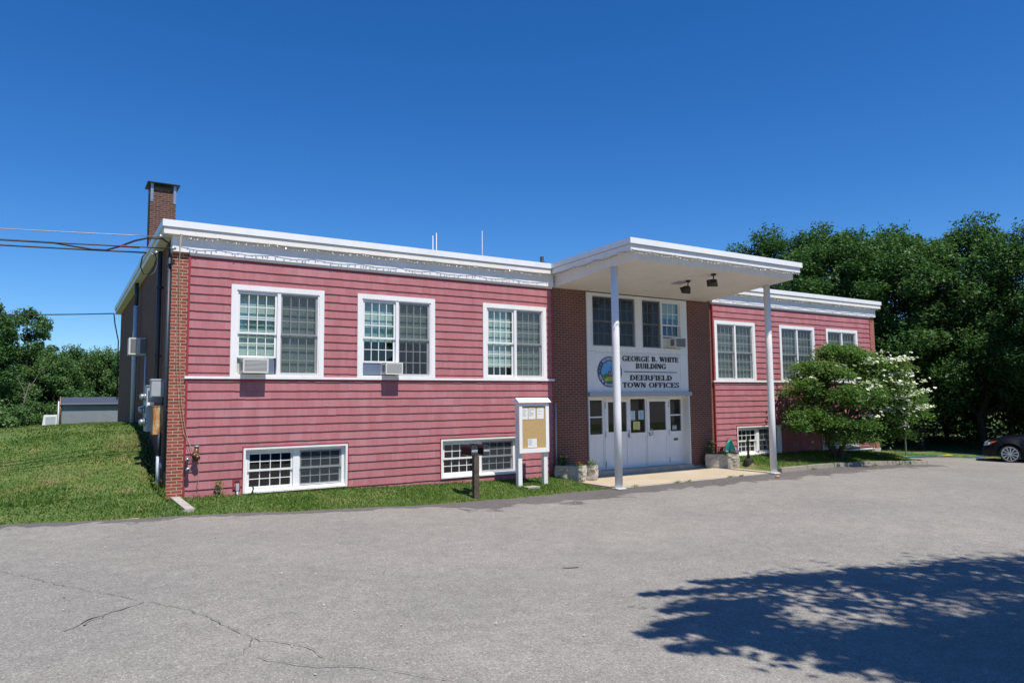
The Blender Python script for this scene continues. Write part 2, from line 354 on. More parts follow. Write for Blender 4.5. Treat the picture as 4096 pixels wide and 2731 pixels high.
# asphalt: strips that follow the wavy edge, one continuous mesh
def asphalt():
    xs = [-300, -80, -40, -25] + frange(-16, 36, .4) + [45, 80, 300]
    ds = [0, .12, .3, .5, .8, 1.2, 2, 3.5, 6, 10, 14, 20, 60, 300]
    vs = []; seal = []
    for x in xs:
        e = edge_y(x) + (.05 * math.sin(x * 2.3) + .03 * math.sin(x * 5.1 + 1) if -16 < x < 9.5 or x > 25 else 0)
        for d in ds:
            vs.append((x, e - d, lot(x) + (0 if d < 20 else 0) + .012 * math.sin(x * .7) * math.sin(d * .6 + .3) * (1 if d > 1 else 0)))
            seal.append((max(0, 1 - d / 1.7) * .85 if x > 5 else max(0, 1 - d / .7) * .62) + (.08 if d < 2.5 else 0))
    n = len(ds); fs = [(i * n + j, i * n + j + 1, (i + 1) * n + j + 1, (i + 1) * n + j) for i in range(len(xs) - 1) for j in range(n - 1)]
    me = bpy.data.meshes.new('asphalt_lot'); me.from_pydata(vs, [], fs); me.materials.append(M['asphalt'])
    a = me.attributes.new('seal', 'FLOAT', 'POINT'); a.data.foreach_set('value', seal)
    me.polygons.foreach_set('use_smooth', [True] * len(fs)); me.update()
    return link(me, 'parking_lot')
tag(asphalt(), kind='structure')

def ribbon(pts, width, name, m, z=.004, jit=.02, seed=1):
    r = random.Random(seed); P = []
    for a, b in zip(pts, pts[1:]):
        n = max(2, int(math.dist(a, b) / .08))
        for i in range(n): t = i / n; P.append((a[0] + (b[0] - a[0]) * t + r.uniform(-jit, jit), a[1] + (b[1] - a[1]) * t + r.uniform(-jit, jit)))
    P.append(pts[-1]); mb = MB(); vs = []; fs = []
    for i, p in enumerate(P):
        q = P[min(i + 1, len(P) - 1)]; o = P[max(i - 1, 0)]; dx, dy = q[0] - o[0], q[1] - o[1]; l = math.hypot(dx, dy) or 1; wd = width * r.choice([.15, .3, .5, .7])
        for s in (-1, 1): vs.append((p[0] - dy / l * wd / 2 * s, p[1] + dx / l * wd / 2 * s, lot(p[0]) + z + .014))
    fs = [(2 * i, 2 * i + 2, 2 * i + 3, 2 * i + 1) for i in range(len(P) - 1)]
    mb.add(vs, fs); return tag(mb.build(name, m), kind='structure')
ribbon([(-2.9, -4.2), (-2.43, -5.1), (-1.95, -6.1), (-1.54, -6.85), (-1.1, -7.6), (-.71, -8.22), (-.5, -8.9), (-.35, -9.5)], .016, 'asphalt_crack', M['crack'], seed=1)
ribbon([(-.35, -9.5), (-.04, -9.9), (.05, -10.3), (.24, -10.67), (.61, -11.15), (1.2, -11.8)], .016, 'asphalt_crack', M['crack'], seed=2)
ribbon([(-.35, -9.5), (-.5, -9.85), (-.39, -10.1), (-.15, -10.4), (.24, -10.67)], .014, 'asphalt_crack', M['crack'], seed=3)
ribbon([(-.71, -8.22), (-.4, -8.0), (-.15, -7.7), (-.5, -7.4)], .009, 'asphalt_crack', M['crack'], seed=4)

M['smear'] = mat('faint_smear', (.205, .195, .176), .85)
ribbon([(-1.75, -8.35), (-1.5, -8.05), (-1.2, -7.85), (-1.05, -7.7)], .05, 'asphalt_smear', M['smear'], jit=.03, seed=7)
ribbon([(-1.6, -8.28), (-1.38, -7.93), (-1.2, -7.8)], .04, 'asphalt_smear', M['smear'], jit=.03, seed=9)
ribbon([(3.78, -8.5), (3.86, -8.54), (3.98, -8.58)], .07, 'asphalt_smear', M['smear'], jit=.02, seed=8)
mb = MB(); mb.box(9.85, 16.32, -2.28, .02, -.7, -.385)
slab = mb.build('entrance_walk', M['walk']); tag(slab, kind='structure')
mb = MB(); mb.box(9.85, 12.4, -2.4, -2.284, -.7, -.392); mb.box(12.406, 16.4, -2.4, -2.284, -.7, -.392); tag(mb.build('walk_edge', M['concrete']), kind='structure')
# kerb along the right lawn
mb = MB(); xk = 16.45
rk = random.Random(5)
while xk < 24.4:
    ln = rk.uniform(.9, 1.5); x1 = min(xk + ln, 24.6); j = rk.uniform(-.015, .015)
    z0, z1 = lot(xk), lot(x1)
    y0 = -2.43 + j
    vs = [(xk, y0, z0 - .2), (x1, y0 + j, z1 - .2), (x1, y0 + .17, z1 - .2), (xk, y0 + .17, z0 - .2), (xk, y0 + .01, z0 + .125 + j * .5), (x1 - .015, y0 + .01, z1 + .125), (x1 - .015, y0 + .16, z1 + .13), (xk, y0 + .16, z0 + .13)]
    mb.add(vs, [(0, 3, 2, 1), (4, 5, 6, 7), (0, 1, 5, 4), (1, 2, 6, 5), (2, 3, 7, 6), (3, 0, 4, 7)]); xk = x1 + .01
for k in range(4):
    a = k * .42; cx, cy = 24.5 + .75 * math.sin(a + .1), -1.75 - .68 * math.cos(a + .1); a2 = a + .45
    p, q = Vector((24.5 + .75 * math.sin(a), -1.75 - .68 * math.cos(a), 0)), Vector((24.5 + .75 * math.sin(a2), -1.75 - .68 * math.cos(a2), 0)); nrm = Vector((-(q - p).y, (q - p).x, 0)).normalized() * .16
    zt = lot(24.5) + .12
    mb.add([(p.x, p.y, zt - .3), (q.x, q.y, zt - .3), ((q + nrm).x, (q + nrm).y, zt - .3), ((p + nrm).x, (p + nrm).y, zt - .3), (p.x, p.y, zt), (q.x, q.y, zt), ((q + nrm).x, (q + nrm).y, zt), ((p + nrm).x, (p + nrm).y, zt)],
           [(0, 3, 2, 1), (4, 5, 6, 7), (0, 1, 5, 4), (1, 2, 6, 5), (2, 3, 7, 6), (3, 0, 4, 7)])
M['kerb'] = noisy('kerb_granite', (.34, .30, .235), (.26, .235, .19), 5, .9, 0, .4); tag(mb.build('kerb', M['kerb']), kind='structure')
mb = MB(); mb.box(.09, .26, -1.25, .0, -.4, -.055)
o = mb.build('concrete_border', M['concrete']); tag(o, 'narrow concrete strip lying in the grass at the foot of the left brick corner', 'kerb stone')
for i, v in enumerate(o.data.vertices):
    if v.co.z > -.2: v.co.z = ground(v.co.x, v.co.y) + .06; v.co.x += (.12 if v.co.y < -.5 else 0)
mb = MB(); mb.box(7.95, 8.3, -1.45, -1.2, -.5, ground(8.1, -1.3) + .05)
tag(mb.build('paving_stone', M['concrete']), 'flat pale stone half sunk in the grass under the notice board', 'stone')

mb = MB(); sx_ = frange(-12, -.6, .2); vs = []
for x in sx_: e = edge_y(x); wd = .05 + max(0, .26 * math.sin(x * 1.3 + 1)); vs += [(x, e - .08, ground(x, e - .08) + .006), (x, e + wd * .5, ground(x, e + wd * .5) + .007), (x, e + wd, ground(x, e + wd) + .006)]
mb.add(vs, [f for i in range(len(sx_) - 1) for f in ((3 * i, 3 * i + 3, 3 * i + 4, 3 * i + 1), (3 * i + 1, 3 * i + 4, 3 * i + 5, 3 * i + 2))])
tag(mb.build('sandy_verge', M['sand'], None, True), kind='structure')
# ------------------------------------------------------------------ the office building
bld = thing('office_building', 'long two storey town office with pink-red shingle walls, brick ends and a white porch roof', 'building', (0, 0, 0))
def wall_cells(mb, x0, x1, z0, z1, y0, y1, ops):
    xs = sorted({x0, x1} | {v for o in ops for v in o[:2]}); zs = sorted({z0, z1} | {v for o in ops for v in o[2:]})
    for a, b in zip(xs, xs[1:]):
        for c, d in zip(zs, zs[1:]):
            mx, mz = (a + b) / 2, (c + d) / 2
            if any(o[0] < mx < o[1] and o[2] < mz < o[3] for o in ops): continue
            mb.box(a, b, y0, y1, c, d)
UW, UH, UZ = 2.05, 2.01, 2.42
UPX = [1.18, 4.04, 7.50, 16.40, 19.78, 22.55]
BX = [1.48, 6.24, 17.35, 22.03]; BW, BH, BZ = 2.37, 1.03, -.13
def shingle_wall(name, x0, x1, z_bot, ops):
    rows = []; z = 4.93; e = .187
    while z > 2.42: rows.append((max(z - e, 2.41), z)); z -= e
    z = 2.36; rows.append((2.30, 2.36)); z = 2.30
    while z > z_bot(x0) - e: rows.append((z - e, z)); z -= e
    vs = []; fs = []; tint = []
    r = random.Random(int(x0 * 10) + 3)
    for (a, b) in rows:
        x = x0 - r.uniform(0, .2)
        rowt = r.uniform(-.12, .12); dz = .004 * r.uniform(-1, 1)
        while x < x1:
            wd = r.choice([.16, .2, .2, .25, .3]) ; xa, xb = max(x, x0), min(x + wd, x1); x += wd
            if xb - xa < .01: continue
            zb = a + dz + r.uniform(-.004, .004); zlim = z_bot((xa + xb) / 2)
            if b <= zlim: continue
            zb = max(zb, zlim)
            segs = [(xa, xb, zb, b)]
            for o in ops:
                ns = []
                for (p, q, s, t) in segs:
                    if q <= o[0] or p >= o[1] or t <= o[2] or s >= o[3]: ns.append((p, q, s, t)); continue
                    if p < o[0]: ns.append((p, o[0], s, t))
                    if q > o[1]: ns.append((o[1], q, s, t))
                    pp, qq = max(p, o[0]), min(q, o[1])
                    if t > o[3]: ns.append((pp, qq, o[3], t))
                    if s < o[2]: ns.append((pp, qq, s, o[2]))
                segs = ns
            tv = min(1, max(0, .5 + rowt + r.uniform(-.27, .27)))
            for (p, q, s, t) in segs:
                if q - p < .004 or t - s < .004: continue
                f = lambda zz: -.006 - .023 * (b - zz) / (b - a)
                g = .0009; i = len(vs); yb, yt = f(s), f(t)
                vs += [(p + g, yb, s), (q - g, yb, s), (q - g, yt, t), (p + g, yt, t), (p + g, 0, s), (q - g, 0, s)]
                fs += [(i, i + 1, i + 2, i + 3), (i, i + 4, i + 5, i + 1)]; tint += [tv, tv]
    me = bpy.data.meshes.new(name); me.from_pydata(vs, [], fs); me.materials.append(M['shingle'])
    at = me.attributes.new('tint', 'FLOAT', 'FACE'); at.data.foreach_set('value', tint); me.update()
    return link(me, name, bld)
def up_op(x): return (x + .02, x + UW - .02, UZ - .03, UZ + UH - .02)
def b_op(x): return (x, x + BW, BZ, BZ + BH)
opsL = [up_op(x) for x in UPX[:3]] + [b_op(x) for x in BX[:2]]
opsR = [up_op(x) for x in UPX[3:]] + [b_op(x) for x in BX[2:]]
zl = lambda x: -.135 - .16 * sm((x - .3) / 9.4)
zr = lambda x: -.14 - .03 * (x - 16.3) / 9
o = shingle_wall('shingle_siding', .33, 9.76, zl, opsL); tag(o, 'pink-red shingles of the left wing')
o = shingle_wall('shingle_siding', 16.36, 25.5, zr, opsR); tag(o, 'pink-red shingles of the right wing')
mb = MB(); wall_cells(mb, .32, 9.78, -.3, 5.0, .0, .2, opsL)
mb.build('backing_wall', M['redtrim'], bld)
mb = MB(); wall_cells(mb, 16.345, 25.53, -.18, 5.0, .0, .2, opsR)
mb.build('backing_wall', M['redtrim'], bld)
mb = MB(); mb.box(9.8, 16.3, .02, .2, -.5, -.42); mb.box(.33, 25.52, .012, .2, -.9, -.31); mb.box(16.35, 25.52, .008, .2, -.31, -.183)
mb.box(25.45, 25.9, -.012, .012, -1, -.21); mb.box(25.9, 25.91, -.012, 15.4, -1, -.21)
mb.build('foundation', M['concrete'], bld)
mb = MB(); mb.box(.31, .355, -.03, .0, -.14, 4.96); mb.build('corner_trim', M['redtrim'], bld)
mb = MB(); mb.box(9.755, 9.79, -.03, .05, -.32, 4.96); mb.build('corner_trim', M['redtrim'], bld)
mb = MB(); mb.box(16.335, 16.375, -.03, .05, -.17, 4.96); mb.build('corner_trim', M['redtrim'], bld)
mb = MB(); mb.box(25.49, 25.53, -.03, 0, -.18, 4.96); mb.build('corner_trim', M['redtrim'], bld)
for a, b in ((.355, 9.755), (16.375, 25.49)):
    mb = MB(); mb.box(a, b, -.026, 0, 2.335, 2.362); mb.box(a, b, -.021, 0, 2.31, 2.334); mb.build('red_moulding', M['redtrim'], bld)
for a, b in ((.29, 9.81), (16.30, 25.53)): mb = MB(); mb.box(a, b, -.056, 0.004, 2.365, 2.418); mb.build('belt_course', M['white'], bld)
mb = MB(); mb.box(16.38, 25.49, -.022, .005, -.235, -.186); mb.build('sill_board', M['white'], bld)
# brick: pilasters, entrance piers, gable, back
mb = MB(); mb.box(0, .31, .0, .2, -.35, 5.02); mb.build('brick_pilaster', M['brick'], bld)
mb = MB(); mb.box(25.53, 25.88, .0, .2, -.2, 5.02); mb.build('brick_pilaster', M['brick'], bld)
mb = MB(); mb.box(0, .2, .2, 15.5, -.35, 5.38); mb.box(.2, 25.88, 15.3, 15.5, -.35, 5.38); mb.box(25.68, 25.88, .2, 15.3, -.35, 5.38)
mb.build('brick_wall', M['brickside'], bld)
mb = MB(); mb.box(9.79, 11.05, .05, .25, -.42, 5.2); mb.box(15.18, 16.34, .05, .25, -.42, 5.2); mb.box(11.05, 15.18, .06, .25, 4.99, 5.2)
mb.build('brick_pier', M['brickbrown'], bld)
# interior
mb = MB(); mb.box(.2, 25.68, .25, 15.3, 2.0, 2.1); mb.box(.2, 25.68, .3, 15.3, -.4, -.3); mb.build('interior_floor', M['floor'], bld)
mb = MB(); mb.box(.2, 25.68, 3.2, 3.3, -.3, 5.3); mb.box(9.6, 9.7, .2, 3.2, -.3, 5.3); mb.box(16.4, 16.5, .2, 3.2, -.3, 5.3); mb.box(13.35, 13.75, 1.4, 1.5, -.3, 2.0); mb.build('interior_wall', M['dark'], bld)
# roof + cornice
mb = MB(); mb.box(-.1, 25.98, -.1, 15.6, 5.45, 5.63); roof = mb.build('roof', M['galv'], bld)
def ring_piece(mb, segs, out, inn, z0, z1):
    for (a, b, side) in segs:
        if side == 'f': mb.box(a, b, -out, -inn, z0, z1)
        if side == 'l': mb.box(-out, -inn, a, b, z0, z1)
        if side == 'r': mb.box(25.88 + inn, 25.88 + out, a, b, z0, z1)
        if side == 'b': mb.box(a, b, 15.5 + inn, 15.5 + out, z0, z1)
def cornice(mb, out, inn, z0, z1):
    ring_piece(mb, [(-out, 9.66, 'f'), (16.26, 25.88 + out, 'f')], out, inn, z0, z1)
    ring_piece(mb, [(-inn, 15.5 + inn, 'l'), (-inn, 15.5 + inn, 'r')], out, inn, z0, z1)
    ring_piece(mb, [(-out, 25.88 + out, 'b')], out, inn, z0, z1)
mb = MB(); cornice(mb, .195, -.02, 5.365, 5.485); cornice(mb, .18, -.02, 5.487, 5.51)
cor = mb.build('cornice', M['cream'], bld)
mb = MB(); cornice(mb, .225, -.02, 5.512, 5.655); mb.build('coping', M['coping'], cor)
for a, b in ((-.012, 9.80), (16.3, 25.89)): mb = MB(); mb.box(a, b, -.075, .19, 5.028, 5.363); mb.build('frieze', M['white'], bld)
for a, b in ((.33, 9.78), (16.34, 25.55)): mb = MB(); mb.box(a, b, -.035, .19, 4.975, 5.026); mb.build('frieze_moulding', M['cream'], bld)
# canopy
def hexa(mb, x0, x1, y0, y1, zb, zt):
    mb.add([(x0, y0, zb(y0)), (x1, y0, zb(y0)), (x1, y1, zb(y1)), (x0, y1, zb(y1)), (x0, y0, zt(y0)), (x1, y0, zt(y0)), (x1, y1, zt(y1)), (x0, y1, zt(y1))],
           [(0, 3, 2, 1), (4, 5, 6, 7), (0, 1, 5, 4), (1, 2, 6, 5), (2, 3, 7, 6), (3, 0, 4, 7)])
ctop = lambda y: 5.655 - .028 * y
sof = lambda y: 5.03 - .0735 * y
CX0, CX1, CY = 9.62, 16.30, -3.52
mb = MB(); hexa(mb, 9.86, 16.1, -3.33, .04, sof, lambda y: ctop(y) - .05)
can = mb.build('canopy', M['cream'], bld)
mb = MB()
for (a, b, c, d) in ((CX0 + .05, CX1 - .05, CY + .05, -3.335), (CX0 + .05, 9.855, -3.33, -.03), (16.105, CX1 - .05, -3.33, -.03)): hexa(mb, a, b, c, d, lambda y: ctop(y) - .285, lambda y: ctop(y) - .165)
for (a, b, c, d) in ((CX0 + .07, CX1 - .07, CY + .07, -3.34), (CX0 + .07, 9.85, -3.33, -.03), (16.11, CX1 - .07, -3.33, -.03)): hexa(mb, a, b, c, d, lambda y: ctop(y) - .163, lambda y: ctop(y) - .142)
mb.build('canopy_fascia', M['white'], can)
mb = MB(); hexa(mb, CX0, CX1, CY, -.02, lambda y: ctop(y) - .14, ctop); mb.build('canopy_coping', M['coping'], can)
mb = MB()
for k in range(2): pass
for px in (9.97, 15.97):
    mb = MB(); n = 28
    zt = sof(-2.5) - .001
    mb.tube([(px, -2.5, -.375), (px, -2.5, 1.5), (px, -2.5, 3.2), (px, -2.5, zt)], [.097, .097, .095, .094], n)
    col = mb.build('column', M['white'], bld, True)
    mb = MB(); mb.box(px - .13, px + .13, -2.63, -2.37, -.386, -.368); mb.build('base_plate', M['white'], col)
# chimney
cx0, cx1, cy0, cy1, cz = .29, 1.03, 8.5, 9.25, 8.66
mb = MB(); mb.box(cx0, cx1, cy0, cy1, 5.6, cz - .1); mb.box(cx0 + .07, cx1 - .07, cy0 + .07, cy1 - .07, cz - .1, cz)
chim = mb.build('chimney', M['brickchim'], bld)
mb = MB()
mb.add([(cx0 - .1, cy0 - .1, cz + .17), (cx1 + .1, cy0 - .1, cz + .17), (cx1 + .1, cy1 + .1, cz + .17), (cx0 - .1, cy1 + .1, cz + .17), (cx0 - .1, cy0 - .1, cz + .20), (cx1 + .1, cy0 - .1, cz + .20), (cx1 + .1, cy1 + .1, cz + .20), (cx0 - .1, cy1 + .1, cz + .20)], [(0, 3, 2, 1), (4, 5, 6, 7), (0, 1, 5, 4), (1, 2, 6, 5), (2, 3, 7, 6), (3, 0, 4, 7)])
mb.build('chimney_cap', M['black'], chim)
for sx in (cx0 + .0, cx1 - .08):
    mb = MB(); mb.box(sx, sx + .08, cy0 - .012, cy0 - .002, cz - .42, cz + .17); mb.build('cap_strap', M['galv'], chim)
for sx in (cx0 + .0, cx1 - .08):
    mb = MB(); mb.box(sx, sx + .08, cy1 + .002, cy1 + .012, cz - .42, cz + .17); mb.build('cap_strap', M['galv'], chim)

# ---- windows
def sash_mb(x0, x1, z0, z1, y, rows, cols, st=.042, rail=.045, mun=.017):
    mb = MB(); mb.box(x0, x0 + st, y, y + .03, z0, z1); mb.box(x1 - st, x1, y, y + .03, z0, z1)
    mb.box(x0 + st, x1 - st, y, y + .03, z0, z0 + rail); mb.box(x0 + st, x1 - st, y, y + .03, z1 - rail, z1)
    gx0, gx1, gz0, gz1 = x0 + st, x1 - st, z0 + rail, z1 - rail
    for i in range(1, cols): c = gx0 + (gx1 - gx0) * i / cols; mb.box(c - mun / 2, c + mun / 2, y + .006, y + .022, gz0, gz1)
    for i in range(1, rows): c = gz0 + (gz1 - gz0) * i / rows; mb.box(gx0, gx1, y + .004, y + .024, c - mun / 2, c + mun / 2)
    return mb, (gx0, gx1, gz0, gz1)
def add_unit(root, a, b, s, t, y, rows, cols, raised=0, screen=False, blind=0, mat_s='sash', parent_glass=None):
    m = (s + t) / 2
    for (z0, z1, yy) in ((m - .02, t, y), (s + raised, m + .02 + raised, y + .034)):
        if raised and yy > y: z1 = m + .02 + raised
        mb, g = sash_mb(a, b, z0, z1, yy, rows, cols); sh = mb.build('sash', M[mat_s], root)
        mb = MB(); mb.quad((g[0], yy + .014, g[2]), (g[1], yy + .014, g[2]), (g[1], yy + .014, g[3]), (g[0], yy + .014, g[3])); mb.build('glass_pane', M['glass'], root)
    if screen:
        mb = MB(); mb.quad((a + .01, y - .012, s + .03), (b - .01, y - .012, s + .03), (b - .01, y - .012, t - .01), (a + .01, y - .012, t - .01)); mb.build('insect_screen', M['screen'], root)
    if blind:
        mb = MB(); mb.quad((a + .02, y + .10, t - blind * (t - s)), (b - .02, y + .10, t - blind * (t - s)), (b - .02, y + .10, t), (a + .02, y + .10, t)); mb.build('window_blind', M['blind'], root)
def upper_window(raised=(0, 0), screens=(True, True), blinds=(1, 1)):
    c = .115; W, H = UW, UH; mb = MB()
    mb.box(0, c, -.05, 0, 0.0, H); mb.box(W - c, W, -.05, 0, 0, H); mb.box(c, W - c, -.05, 0, H - c, H)
    # jamb box
    mb.box(c, c + .03, -.03, .17, .05, H - c); mb.box(W - c - .03, W - c, -.03, .17, .05, H - c); mb.box(c + .03, W - c - .03, -.03, .17, H - c - .03, H - c); mb.box(c, W - c, -.045, .17, .0, .05)
    mx = W / 2; mb.box(mx - .038, mx + .038, -.036, .12, .05, H - c - .03)
    root = mb.build('window', M['white'], bld)
    s, t = .055, H - c - .035
    add_unit(root, c + .035, mx - .042, s, t, .0, 3, 4, raised[0], screens[0], blinds[0])
    add_unit(root, mx + .042, W - c - .035, s, t, .0, 3, 4, raised[1], screens[1], blinds[1])
    return root
w1 = upper_window((.36, 0), (False, True), (1, 1)); w1.location = (UPX[0], 0, UZ)
w2 = upper_window((.30, 0), (False, True), (.55, .55)); w2.location = (UPX[1], 0, UZ)
w3 = upper_window((0, 0), (False, True), (.86, 1)); w3.location = (UPX[2], 0, UZ)
w4 = upper_window((0, 0), (True, True), (1, 1)); w4.location = (UPX[3], 0, UZ)
copy_tree(w4, (UPX[4], 0, UZ)); copy_tree(w4, (UPX[5], 0, UZ))
def base_window():
    W, H = BW, BH; mb = MB()
    mb.box(0.02, .07, -.034, .14, .02, H - .02); mb.box(W - .07, W - .02, -.034, .14, .02, H - .02); mb.box(.07, W - .07, -.034, .14, H - .07, H - .02)
    mb.add([(.07, -.05, .02), (W - .07, -.05, .02), (W - .07, .14, .02), (.07, .14, .02), (.07, -.05, .055), (W - .07, -.05, .055), (W - .07, .14, .095), (.07, .14, .095)], [(0, 3, 2, 1), (4, 5, 6, 7), (0, 1, 5, 4), (1, 2, 6, 5), (2, 3, 7, 6), (3, 0, 4, 7)])
    mb.box(.07, .13, .08, .15, .09, H - .07); mb.box(W - .13, W - .07, .08, .15, .09, H - .07); mb.box(.13, W - .13, .08, .15, H - .13, H - .07); mb.box(W / 2 - .07, W / 2 + .07, .07, .15, .09, H - .13)
    root = mb.build('basement_window', M['white'], bld)
    mb = MB(); mb.box(0, .02, -.04, 0, 0, H); mb.box(W - .02, W, -.04, 0, 0, H); mb.box(.02, W - .02, -.04, 0, H - .02, H); mb.box(.02, W - .02, -.04, 0, 0, .02); mb.build('red_edging', M['redtrim'], root)
    add_unit(root, .135, W / 2 - .075, .10, H - .135, .09, 2, 4, 0, False, 0)
    add_unit(root, W / 2 + .075, W - .135, .10, H - .135, .09, 2, 4, 0, True, 0)
    return root
b1 = base_window(); b1.location = (BX[0], 0, BZ)
for x in BX[1:]: copy_tree(b1, (x, 0, BZ))

# ---- entrance bay: sign panel, upper windows, doors
mb = MB()
ops = [(11.23, 12.965, 3.385, 4.93), (13.2, 14.90, 3.385, 4.93)]
wall_cells(mb, 11.05, 15.18, 3.25, 4.99, .015, .1, ops); mb.build('window_surround', M['white'], bld)
for k, (a, b) in enumerate(((11.23, 12.965), (13.2, 14.90))):
    mb = MB(); c = .03
    mb.box(a, a + c, .0, .14, 3.385, 4.93); mb.box(b - c, b, .0, .14, 3.385, 4.93); mb.box(a + c, b - c, .0, .14, 4.93 - c, 4.93); mb.box(a + c, b - c, -.005, .14, 3.385, 3.385 + c); m = (a + b) / 2; mb.box(m - .035, m + .035, .005, .13, 3.385 + c, 4.93 - c)
    root = mb.build('window', M['white'], bld)
    add_unit(root, a + c, m - .035, 3.415, 4.9, .05, 2, 3, 0, True, 0, 'graytrim')
    if k == 0: add_unit(root, m + .035, b - c, 3.415, 4.9, .05, 2, 3, 0, True, 0, 'graytrim')
    else: add_unit(root, m + .035, b - c, 3.415, 4.9, .05, 2, 3, .37, False, .35)
mb = MB(); mb.box(11.05, 15.18, .02, .06, 2.05, 3.245); sp = mb.build('sign_panel', M['white'], bld)
mb = MB(); mb.box(14.83, 14.836, .016, .0198, 2.07, 3.24); mb.box(11.3, 14.83, .016, .0198, 3.2, 3.206); mb.build('panel_seam', M['graytrim'], sp)
mb = MB(); mb.box(11.03, 15.22, -.09, .05, 1.925, 2.048); mb.build('lintel', M['graytrim'], bld)
mb = MB(); mb.box(11.05, 11.09, .0, .42, -.26, 1.924); mb.box(15.16, 15.20, .0, .42, -.26, 1.924); mb.box(11.09, 15.16, .1, .42, 1.89, 1.924); mb.build('door_jamb', M['cream'], bld)
mb = MB(); mb.box(11.0, 15.2, -.08, .5, -.6, -.255); mb.build('door_step', M['concrete'], bld)
DY = .3
def holed(mb, x0, x1, z0, z1, y0, y1, holes): wall_cells(mb, x0, x1, z0, z1, y0, y1, holes)
def glassq(parent, a, b, s, t, y, name='glass_pane'):
    mb = MB(); mb.quad((a, y, s), (b, y, s), (b, y, t), (a, y, t)); return mb.build(name, M['glassdoor'], parent)
def side_light(x0, x1, g0, g1):
    mb = MB(); holed(mb, x0, x1, -.255, 1.89, DY, DY + .06, [(g0, g1, .80, 1.29), (g0, g1, 1.33, 1.81), (x0 + .035, x1 - .035, -.18, .70)])
    mb.box(x0 + .035, x1 - .035, DY + .022, DY + .05, -.18, .70)
    r = mb.build('side_light', M['white'], bld); glassq(r, g0, g1, .80, 1.29, DY + .03); glassq(r, g0, g1, 1.33, 1.81, DY + .03); return r
s1 = side_light(11.09, 11.87, 11.27, 11.81); s2 = side_light(14.56, 15.16, 14.61, 15.10)
mb = MB(); mb.box(14.76, 14.94, DY + .012, DY + .021, .50, .575); mb.build('mail_slot', M['brass'], s2)
def door(x0, x1, g0, g1, hinge):
    mb = MB(); holed(mb, x0 + .004, x1 - .004, -.25, 1.85, DY - .015, DY + .045, [(g0, g1, .85, 1.75), (g0 + .02, g1 + .0, -.12, .69)])
    mb.box(g0 + .02, g1, DY + .0, DY + .03, -.12, .69); r = mb.build('door', M['white'], bld); glassq(r, g0, g1, .85, 1.75, DY + .02)
    for z in (1.66, .78, -.1): mb = MB(); hx = x0 + .02 if hinge < 0 else x1 - .02; mb.box(hx - .012, hx + .012, DY - .03, DY - .016, z - .09, z + .09); mb.build('hinge', M['graytrim'], r)
    hx = x1 - .06 if hinge < 0 else x0 + .08; d = -.0
    mb = MB(); s = 1 if hinge > 0 else 1
    mb.tube([(hx, DY - .02, .90), (hx + .06, DY - .055, .90), (hx + .11, DY - .06, .86), (hx + .11, DY - .06, .74), (hx + .06, DY - .055, .70), (hx, DY - .02, .70)] if hinge > 0 else [(hx, DY - .02, .90), (hx, DY - .06, .88), (hx, DY - .06, .68), (hx, DY - .02, .66)], .011, 8); mb.box(hx - .03, hx + .03, DY - .022, DY - .016, .68, .8)
    mb.build('handle', M['galv'], r, True); return r
d1 = door(11.89, 12.875, 12.02, 12.76, -1); d2 = door(13.595, 14.54, 13.70, 14.41, 1)
mb = MB(); holed(mb, 12.88, 13.59, -.255, 1.89, DY, DY + .06, [(12.925, 13.54, .80, 1.84), (12.93, 13.545, -.18, .70)]); mb.box(12.93, 13.545, DY + .022, DY + .05, -.18, .70)
cp = mb.build('centre_panel', M['white'], bld); glassq(cp, 12.925, 13.54, .80, 1.84, DY + .03)
mb = MB(); mb.box(11.87, 11.886, DY - .01, DY + .06, -.255, 1.89); mb.box(14.544, 14.56, DY - .01, DY + .06, -.255, 1.89); mb.box(11.886, 12.88, DY, DY + .06, 1.852, 1.89); mb.box(13.59, 14.544, DY, DY + .06, 1.852, 1.89); mb.build('door_frame', M['white'], bld)
# ceiling vent in the soffit (part of the canopy)
mb = MB(); hexa(mb, 12.85, 13.22, -1.95, -1.62, lambda y: sof(y) - .012, lambda y: sof(y) - .002); mb.build('soffit_vent', M['graytrim'], can)
# plumbing stack pipe at the left brick pier, gable downpipes
mb = MB(); mb.tube([(9.86, .0, -.38), (9.86, .0, 1.75)], .028, 10); mb.build('conduit', M['graytrim'], bld, True)
mb = MB(); mb.tube([(-.12, 7, 1.1), (-.12, 7, 4.7)], .065, 16); mb.build('downpipe', M['pvc'], bld, True)
mb = MB(); mb.tube([(-.12, 7, 4.7), (-.12, 7, 5.36)], .055, 16); mb.build('downpipe', M['darkpipe'], bld, True)
mb = MB(); mb.tube([(-.08, 1.5, 2.0), (-.08, 1.5, 5.3)], .05, 14); mb.box(-.15, 0, 1.44, 1.56, 4.45, 4.48); mb.box(-.15, 0, 1.44, 1.56, 2.9, 2.93); mb.build('downpipe', M['darkpipe'], bld, True)
mb = MB(); mb.tube([(-.04, 4.6, 1.4), (-.04, 4.6, 3.1)], .022, 10); mb.build('conduit', M['pvc'], bld, True)
mb = MB(); mb.tube([(-.035, .3, .55), (-.035, .3, 4.1)], .016, 10); mb.box(-.09, 0, .27, .33, .5, .62); mb.build('conduit', M['galv'], bld, True)
mb = MB(); mb.tube([(-.045, .08, .45), (-.045, .08, 4.95)], .034, 12)
for z in (4.62, 4.17, 3.5, 2.6, 1.7): mb.box(-.085, 0, .05, .11, z, z + .02)
mb.build('conduit', M['darkpipe'], bld, True)
mb = MB(); mb.tube([(-.08, .62, .1), (-.08, .62, .74)], .05, 14); mb.build('conduit', M['pvc'], bld, True)
